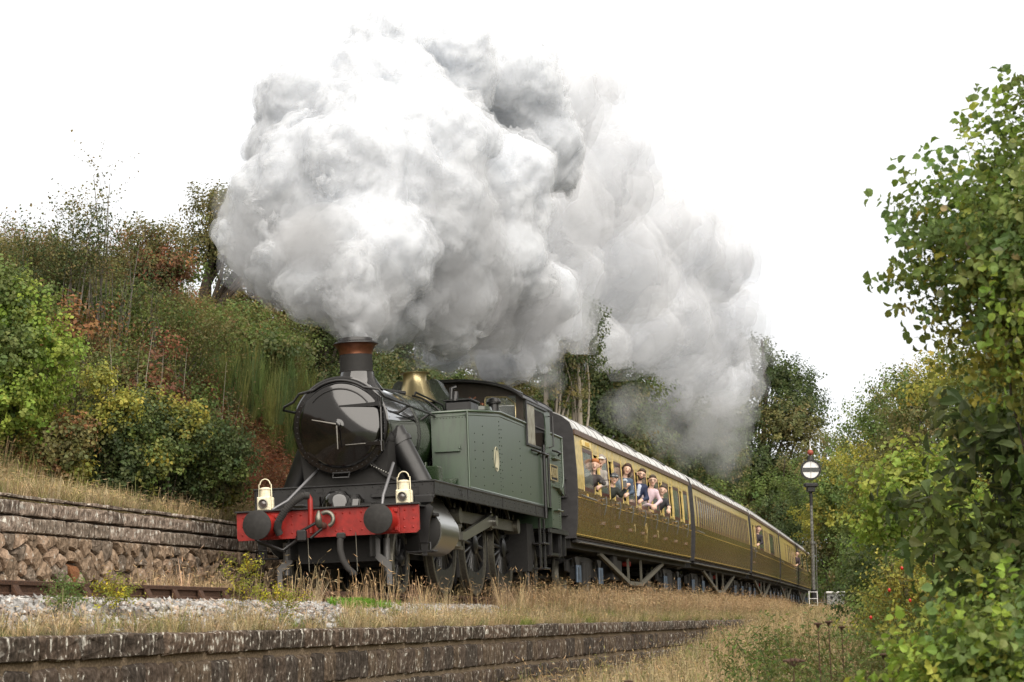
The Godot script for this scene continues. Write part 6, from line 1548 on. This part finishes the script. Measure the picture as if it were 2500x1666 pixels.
	grow("tree", "dark tree directly behind the signal disc", "tree", "", 20.0, -142.0, 11.3, 3.0, 1600, far, [DK, G, OL], {"trunk": 0.2, "y0": 0.0, "clumps": 16, "size": 1.1})
	grow("tree", "dark bushy growth at the end of the line behind the last coach", "tree", "", 16.0, -178.0, 9.0, 5.0, 1500, far, [DK, G, OL], {"trunk": 0.2, "y0": 0.0, "clumps": 16, "size": 1.3})
	# -------- right-hand hedge, near and far
	var rh := [["leafy tree right behind the lineside cabinet", 17.2, -116.0, 8.6, 2.6, HD, 1500, far], ["tall yellowing tree at the far end of the right-hand hedge", 16.6, -92.0, 8.8, 2.4, HD, 1700, far], ["tree with brown-tipped top in the right-hand hedge", 12.9, -74.0, 8.2, 2.1, HD, 2000, mid], ["dense green tree in the middle of the right-hand hedge", 11.7, -60.0, 7.4, 2.0, G, 2200, mid], ["full green tree of the right-hand hedge behind the near alder", 10.4, -47.0, 6.4, 1.9, HD, 2300, mid], ["olive tree of the hedge beyond the bright sycamore", 9.1, -36.0, 5.2, 1.8, G, 2200, mid], ["bushy tree of the hedge at the right edge", 7.6, -28.0, 4.2, 1.6, HD, 2000, mid]]
	for q in rh: grow("hedge_tree", q[0], "tree", "trees of the right-hand hedge", q[1], q[2], q[3], q[4], q[6], q[7], [q[5], q[5], YG, OL], {"trunk": 0.13, "y0": 0.02, "clumps": 20, "rc": 0.36})
	var rb := [["low dark bush at the foot of the far hedge", 17.7, -92.0, 3.0, 1.4, DK, 800, far], ["low green bush at the edge of the dry grass, below the hedge", 11.0, -66.0, 2.2, 1.4, HD, 900, mid], ["dark leafy bush at the grass edge nearer the viewer", 8.9, -50.0, 1.7, 1.4, DK, 1000, mid], ["green bush spilling on to the dry grass", 7.0, -38.0, 0.9, 1.2, HD, 1000, small]]
	for q in rb: grow("hedge_bush", q[0], "bush", "bushes at the foot of the hedge", q[1], q[2], q[3], q[4], q[6], q[7], [q[5], G], {"trunk": 0.03, "stems": 4, "y0": 0.0, "clumps": 14})
	grow("sycamore", "bright green young sycamore with big lobed leaves, right of the signal", "tree", "", 3.75, -19.5, 1.35, 0.72, 1100, syc, [LG, LG, G], {"trunk": 0.03, "y0": 0.25, "clumps": 14, "size": 0.85})
	grow("rose_bush", "yellowing wild rose bush with red hips in front of the hedge", "bush", "", 3.42, -17.5, 0.32, 0.55, 700, leaf_sprig(11, 0.28, 0.035, 0.025, 0.0, 40), [YG, YG, OL], {"trunk": 0.01, "stems": 6, "y0": 0.2, "clumps": 14})
	var hips := thing("rose_hips", "scattered red rose hips on the yellowing wild rose bush", "berries"); tag(hips, "", "", "", "stuff")
	var hs := st()
	for i in 26: ball(hs, Vector3(3.42, -0.35, -17.5) + Vector3(rng.randfn() * 0.35, rng.randfn() * 0.3, 0.35 + rng.randf() * 0.2), Vector3(0.012, 0.016, 0.012), 6, 4)
	fin("hips", hs, mat("hip_red", Color(0.7, 0.13, 0.08), 0.35), hips)
	grow("alder", "tall near alder with round leaves at the right edge, reaching up against the sky", "tree", "", 3.42, -12.0, 2.68, 1.2, 2700, alder, [HD, LG, YG, HD], {"single": 300, "trunk": 0.035, "y0": 0.53, "clumps": 30, "rc": 0.3, "bend": 0.12, "size": 1.0, "loose": 0.9})
	grow("alder", "dark lower alder filling the right edge below the tall one", "tree", "", 3.75, -13.2, 0.35, 1.05, 3000, alder, [G, HD, G, YG], {"trunk": 0.03, "y0": 0.15, "clumps": 24, "rc": 0.34})
	grow("alder", "green leafy bush at the lower right corner", "bush", "", 2.55, -11.0, -0.28, 0.62, 1500, alder, [HD, G, LG], {"trunk": 0.02, "stems": 4, "y0": 0.3, "clumps": 16})
	grow("oak_sapling", "oak sprig with lobed leaves sticking out left of the alder", "tree", "", 3.3, -14.5, 1.25, 0.62, 260, leaf_sprig(8, 0.34, 0.12, 0.055, 0.1, 41, true), [DK, G], {"trunk": 0.016, "y0": 0.42, "clumps": 12})
	for i in 7:
		var wx: float = [1.75, 2.2, 2.75, 1.35, 1.95, 2.4, 3.0][i]; var wz: float = [-13.5, -15.5, -15.0, -12.0, -17.5, -13.0, -19.0][i]
		grow("tall_weed", ["green-leaved weed left of the corner bush", "tall weed under the rose bush", "leafy weed beside the corner bush", "leftmost tall weed at the bottom of the right verge", "pale weed at the edge of the dry grass", "bright weed at the bottom right", "far weed below the sycamore"][i], "weed", "weeds at the bottom right", wx, wz, [-0.52, -0.42, -0.32, -0.62, -0.42, -0.45, -0.2][i], 0.36, 190, leaf_sprig(9, 0.3, 0.05, 0.02, 0.0, 42 + i), [HD, G, OL], {"trunk": 0.008, "stems": 6, "y0": 0.45, "clumps": 12, "rc": 0.5, "size": 0.75})
	var um := mat("dry_umbel", Color(0.28, 0.2, 0.15), 0.9)
	for i in 6:
		var ux: float = [1.15, 1.77, 1.86, 2.2, 0.62, 1.9][i]; var uz: float = [-9.2, -13.0, -13.2, -15.0, -12.0, -11.5][i]; var uy: float = [-0.43, -0.3, -0.29, -0.33, -0.6, -0.45][i]
		var p := on_ground(ux, uz)
		var t := thing("umbel_weed", "dry brown flat-topped flower head on a stalk, %s" % ["nearest, at the bottom", "left one of a pair", "right one of a pair", "smaller, near the corner bush", "lone one low in the dry grass", "half hidden by the green weeds"][i], "weed", Transform3D(Basis(), p), "dry flower heads at the bottom right")
		var s := st(); var h := uy - p.y
		tube(s, [Vector3.ZERO, Vector3(0.02, h * 0.6, 0), Vector3(0, h - 0.06, 0)], [0.006, 0.005, 0.003], 6)
		for j in 16:
			var a := j * 2.4; var r: float = (0.045 if i == 0 else 0.02) * sqrt((j + 0.5) / 16.0)
			var e := Vector3(cos(a) * r, h - 0.012 - r * 0.2, sin(a) * r)
			tube(s, [Vector3(0, h - 0.045, 0), e], 0.0012, 4, false); ball(s, e, Vector3(0.009, 0.006, 0.009), 6, 4)
		fin("flower_head", s, um, t)
	# -------- weeds along the track
	var rg := leaf_sprig(9, 0.2, 0.035, 0.02, 0.0, 50)
	for q in [[-8.9, 1.72, 0.42, "yellow-green ragwort clump left of the engine, beside the rail"], [-8.1, 1.9, 0.3, "low yellow ragwort in the dry grass before the left buffer"], [-12.5, 1.8, 0.2, "small yellow-green weed on the ballast at the far left"], [-13.4, 1.8, 0.16, "feathery green weed on the ballast at the far left"]]:
		var p := tp(q[0], q[1], ground_y(q[0], q[1]))
		plant({"called": "ragwort", "label": q[3], "category": "weed", "group": "weeds by the track", "at": p, "h": q[2] + 0.05, "r": Vector3(0.17, 0, 0.17), "n": 75, "mesh": rg, "pal": [[lin(0.5, 0.44, 0.04), lin(0.2, 0.22, 0.04)], [lin(0.26, 0.27, 0.04)]] if not q[3].begins_with("feathery") else [HD, G], "trunk": 0.004, "stems": 5, "y0": 0.2, "clumps": 8, "rc": 0.5, "size": 0.8})
	var moss := blade_tuft(30, 0.12, 0.004, 0.1, 61, 0.0)
	var mt := thing("green_tuft", "bright green moss-like tuft on the ballast below the buffer beam", "weed")
	X = []; C = PackedColorArray()
	for i in 90:
		var s := -3.9 + rng.randfn() * 0.45; var d := 1.55 + rng.randfn() * 0.07
		X.append(Transform3D(Basis(Vector3.UP, rng.randf() * TAU), tp(s, d, ground_y(s, d)))); C.append(pick([lin(0.13, 0.27, 0.03), lin(0.16, 0.3, 0.05)]))
	scatter("blades", moss, X, C, mat("blade", Color.WHITE, 0.8, 0.0, {"vc": true, "back": 0.5, "spec": 0.2}), mt).set_meta("kind", "stuff")
	# -------- grass
	var dry := [lin(0.38, 0.3, 0.18), lin(0.31, 0.24, 0.14), lin(0.44, 0.36, 0.23), lin(0.35, 0.28, 0.17), lin(0.22, 0.22, 0.09)]
	var drier := [lin(0.39, 0.29, 0.18), lin(0.32, 0.23, 0.14), lin(0.45, 0.35, 0.22), lin(0.28, 0.2, 0.12)]
	var lush := [lin(0.16, 0.2, 0.05), lin(0.2, 0.23, 0.07), lin(0.13, 0.17, 0.045)]
	var T := [blade_tuft(14, 0.34, 0.0035, 0.26, 70, 0.25), blade_tuft(18, 0.26, 0.004, 0.3, 71, 0.15), blade_tuft(12, 0.42, 0.003, 0.22, 72, 0.5)]
	var TT := [blade_tuft(14, 0.62, 0.004, 0.32, 73, 0.8), blade_tuft(16, 0.5, 0.004, 0.4, 74, 0.6)]
	var nz := FastNoiseLite.new(); nz.frequency = 0.55; nz.seed = 9
	var P := []; var Q := []; var V := []
	for i in 9000:
		var s := rng.randf_range(-17.0, 62.0); var d := rng.randf_range(1.4, 2.3)
		var g := nz.get_noise_2d(s * 1.0, d * 2.0) + (d - 1.95) * 0.9
		if s < 9.0 and g < -0.15: continue
		if s < 3.0 and d < 1.8 and rng.randf() < 0.8: continue
		if s < -6.0 and d < 1.98: continue
		(V if nz.get_noise_2d(s * 0.7 + 90.0, d) > 0.28 else P).append(tp(s, d, ground_y(s, d) - 0.02))
	grass_field("dry_grass", "dry straw-coloured grass along the top of the front wall", T, P, dry, 0.4, 0.85)
	grass_field("green_grass", "short green grass patches along the top of the front wall", [T[1]], V, lush, 0.45, 0.75)
	for i in 4200:
		var s := 2.0 + 70.0 * pow(rng.randf(), 0.8); var d := rng.randf_range(0.95, 1.9)
		if s < 14.0 and rng.randf() > (s - 1.0) * 0.055: continue
		Q.append(tp(s, d, ground_y(s, d) - 0.02))
	for i in 36: var s := rng.randf_range(-7.0, 3.0); Q.append(tp(s, rng.randf_range(0.9, 1.35), -0.2))
	for i in 80: var s := rng.randf_range(-3.5, -0.6); Q.append(tp(s, rng.randf_range(-1.9, -0.9), -0.2))
	grass_field("tall_grass", "tall seeding tawny grass against the wheels of the train", TT, Q, drier, 0.6, 0.95)
	P = []
	for i in 9500:
		var s := -2.0 + 86.0 * pow(rng.randf(), 0.75); var d := rng.randf_range(2.42, 7.8 - 3.0 * smoothstep(20.0, 70.0, s))
		P.append(tp(s, d, ground_y(s, d) - 0.03))
	grass_field("meadow_grass", "pale dry grass over the old lower track bed, right of the front wall", [TT[0], TT[1], T[0]], P, dry, 0.65, 1.05)
	P = []; V = []
	for i in 5200:
		var s := rng.randf_range(-10.0, 16.0); var d := rng.randf_range(-4.4, -2.5)
		(V if nz.get_noise_2d(s * 0.6 + 30.0, d) > 0.3 and d > -3.4 else P).append(tp(s, d, ground_y(s, d) - 0.02))
	grass_field("verge_grass", "dry grass verge on top of the far bank wall", T, P, dry, 0.6, 1.1)
	grass_field("verge_turf", "green turf patches on top of the far bank wall", [T[1]], V, lush, 0.4, 0.7)
	P = []
	for i in 4200:
		var s := rng.randf_range(-8.0, 34.0); var d := rng.randf_range(-11.0, -4.0)
		P.append(tp(s, d, ground_y(s, d) - 0.03))
	grass_field("bank_grass", "rough olive and tawny grass between the shrubs of the bank", [TT[0], TT[1]], P, [lin(0.17, 0.15, 0.06), lin(0.1, 0.12, 0.04), lin(0.22, 0.16, 0.08)], 0.8, 1.3)

# ------------------------------------------------------------------ the steam
func steam() -> void:
	var L := [[-2.34,3.98,-33.20,0.2],[-2.3,4.45,-33.50,0.5],[-2.78,4.85,-33.80,0.73],[-2.14,5.45,-34.20,1.00],[-3.31,5.30,-34.50,0.81],[-3.99,5.73,-35.00,0.65],[-2.27,6.71,-35.00,1.37],[-3.37,6.36,-35.00,1.02],[-3.27,7.93,-36.00,0.98],[-2.13,8.15,-36.00,1.05],[-2.02,9.16,-36.50,0.64],[-1.24,7.31,-35.50,0.97],[-1.17,5.96,-35.50,1.04],[-0.19,5.63,-37.00,0.94],[-1.25,5.04,-36.00,1.05],[-0.35,4.88,-38.00,0.70],[-0.12,7.11,-37.00,0.79],[-0.95,9.04,-37.50,0.80],[-3.84,7.42,-36.00,0.56],[0.03,9.57,-40.00,0.94],[0.27,8.49,-41.00,1.12],[-1.90,4.33,-35.00,0.48],[-0.99,4.38,-37.00,0.4],[-1.1,4.3,-39.0,0.42],[-0.2,4.35,-40.0,0.5],[0.45,4.6,-41.0,0.5],[0.5,5.4,-40.0,0.7]]
	var f := plume(L, 0.055, 0.75, 0.95, 3)
	var t := thing("steam_plume", "thick billowing white and grey steam rising from the chimney", "steam"); tag(t, "", "", "", "stuff")
	var sh := Color(0.925, 0.938, 0.955)
	put("steam_core", nets(f[0], f[1], f[2], 0.055, -0.13), steam_mat("steam_core", sh, 1.0, 1.0, 0.35, 0.0), t)
	var al := [0.6, 0.55, 0.48, 0.38, 0.22]; var ii := [-0.08, -0.03, 0.02, 0.06, 0.115]
	for k in 5: put("steam_edge", nets(roughen(f, 0.055, 0.1, 1.7, 30 + k), f[1], f[2], 0.055, ii[k]), steam_mat("steam_edge%d" % k, sh, al[k], 0.45, 0.5, k * 0.37), t)
	# the thin trail: many soft overlapping puffs of mist
	# the thinner trail over the coaches
	var B := [[1.28, 14.48, -62.6, 1.42], [2.58, 16.04, -67.8, 0.88], [2.21, 13.24, -67.8, 1.92], [4.07, 13.6, -78.2, 2.03], [6.63, 15.09, -91.2, 2.24], [9.22, 15.89, -99.0, 1.71], [3.04, 11.09, -73.0, 2.05], [5.97, 12.11, -91.2, 2.49], [9.55, 13.22, -104.2, 2.08], [4.33, 10.26, -83.4, 1.44], [8.16, 11.13, -104.2, 1.91], [10.92, 11.84, -114.6, 1.61], [1.28, 8.79, -62.6, 1.21], [2.55, 8.52, -70.4, 0.82], [0.84, 10.71, -60.0, 1.4]]
	f = plume(B, 0.23, 1.8, 0.28, 11, 1.8)
	t = thing("steam_trail", "thinner grey steam trailing back over the coaches and trees", "steam"); tag(t, "", "", "", "stuff")
	var sg := Color(0.93, 0.942, 0.96)
	al = [0.46, 0.42, 0.38, 0.32, 0.26, 0.18, 0.11]; ii = [-0.9, -0.58, -0.29, -0.04, 0.18, 0.36, 0.54]
	for k in 7: put("steam_edge", nets(roughen(f, 0.23, 0.8, 0.4, 50 + k), f[1], f[2], 0.23, ii[k]), steam_mat("trail_edge%d" % k, sg, al[k], 0.55, 0.09, k * 0.43), t)
	var ML := []
	for l in B: ML.append([l[0] + 0.4, l[1], l[2], l[3] * 1.05, 0.09])
	puffs("steam_haze", "soft outer haze of steam round the trail over the coaches", ML, 5, 0.8)
	puffs("steam_base", "bright white steam low round the foot of the plume, behind the chimney and dome", [[-2.2, 4.6, -33.3, 0.6, 0.5], [-2.9, 5.0, -33.4, 0.8, 0.5], [-3.7, 5.5, -34.3, 0.8, 0.5], [-1.4, 5.0, -35.0, 0.9, 0.5], [-0.8, 4.9, -36.2, 0.9, 0.5], [0.1, 5.1, -37.5, 0.9, 0.5], [0.4, 4.9, -39.5, 0.7, 0.5], [-0.7, 6.0, -34.8, 0.9, 0.4]], 7, 0.7)
	puffs("steam_wisps", "faint wisps of steam drifting low in front of the dark trees", [[8.45, 7.32, -90, 1.23, 0.21], [7.17, 7.42, -90, 1.2, 0.12], [8.87, 6.3, -90, 0.79, 0.15], [7.36, 6.23, -90, 0.82, 0.09], [6.14, 6.68, -90, 0.71, 0.07], [3.3, 5.0, -58.0, 0.7, 0.16], [0.5, 4.5, -42.0, 0.5, 0.3], [-0.5, 4.15, -40.0, 0.4, 0.3], [-1.6, 4.1, -37.0, 0.3, 0.4]], 9, 0.8)
func puffs(called: String, label: String, L: Array, extra: int, spread: float) -> void:
	var t := thing(called, label, "steam"); tag(t, "", "", "", "stuff")
	for l in L:
		for k in extra + 1:
			var v := FogVolume.new(); v.name = "mist"; v.shape = RenderingServer.FOG_VOLUME_SHAPE_ELLIPSOID
			var r: float = l[3] * (1.0 if k == 0 else rng.randf_range(0.25, 0.7))
			var o: Vector3 = Vector3.ZERO if k == 0 else Vector3(rng.randfn(), rng.randfn(), rng.randfn()).normalized() * l[3] * rng.randf_range(0.6, 1.1) * spread * 1.3
			v.position = Vector3(l[0], l[1], l[2]) + o; v.size = Vector3(r, r * rng.randf_range(0.75, 1.0), r * 1.2) * 2.0
			v.rotation = Vector3(rng.randf(), rng.randf(), rng.randf()) * 2.0
			var q: float = snappedf(l[4] * (0.6 if k == 0 else rng.randf_range(0.4, 1.0)), 0.04)
			var key := "mist_%.2f" % q
			if not NOI.has(key):
				var m := FogMaterial.new(); m.albedo = Color(0.965, 0.975, 0.99); m.density = q; NOI[key] = m
			v.material = NOI[key]; t.add_child(v, true)

func _ready() -> void:
	rng.seed = 20240
	# ---------------- camera, sky, sun, exposure
	var cam := Camera3D.new(); cam.name = "camera"; add_child(cam)
	cam.position = Vector3(0, -0.26, 0); cam.rotation.x = 0.12189
	cam.fov = 17.39; cam.near = 0.1; cam.far = 4000.0
	var lens := CameraAttributesPhysical.new(); lens.frustum_focal_length = 78.46; lens.frustum_near = 0.1; lens.frustum_far = 4000.0
	lens.frustum_focus_distance = 36.0; lens.exposure_aperture = 8.0; cam.attributes = lens
	var we := WorldEnvironment.new(); we.name = "environment"; var en := Environment.new(); we.environment = en; add_child(we)
	en.background_mode = Environment.BG_SKY; en.tonemap_mode = Environment.TONE_MAPPER_LINEAR; en.tonemap_exposure = 4.4
	en.volumetric_fog_enabled = true; en.volumetric_fog_density = 0.0
	en.sdfgi_enabled = true; en.ssao_enabled = true; en.ssil_enabled = true
	var sky := ProceduralSkyMaterial.new(); sky.sky_top_color = Color(1, 1, 1); sky.sky_horizon_color = Color(0.86, 0.868, 0.88); sky.sky_curve = 0.3
	sky.ground_bottom_color = Color(0.35, 0.36, 0.32); sky.ground_horizon_color = Color(0.6, 0.61, 0.6); sky.energy_multiplier = 0.34
	en.sky = Sky.new(); en.sky.sky_material = sky
	var sun := DirectionalLight3D.new(); sun.name = "sun"; sun.light_energy = 0.5; sun.light_angular_distance = 95.0; sun.light_color = Color(1.0, 0.97, 0.93); sun.rotation_degrees = Vector3(-42, 20, 0); sun.shadow_enabled = true; add_child(sun)
	# ---------------- setting, then things
	make_track()
	make_ground()
	make_walls()
	make_line()
	loco()
	coaches()
	people()
	lineside()
	vegetation()
	steam()
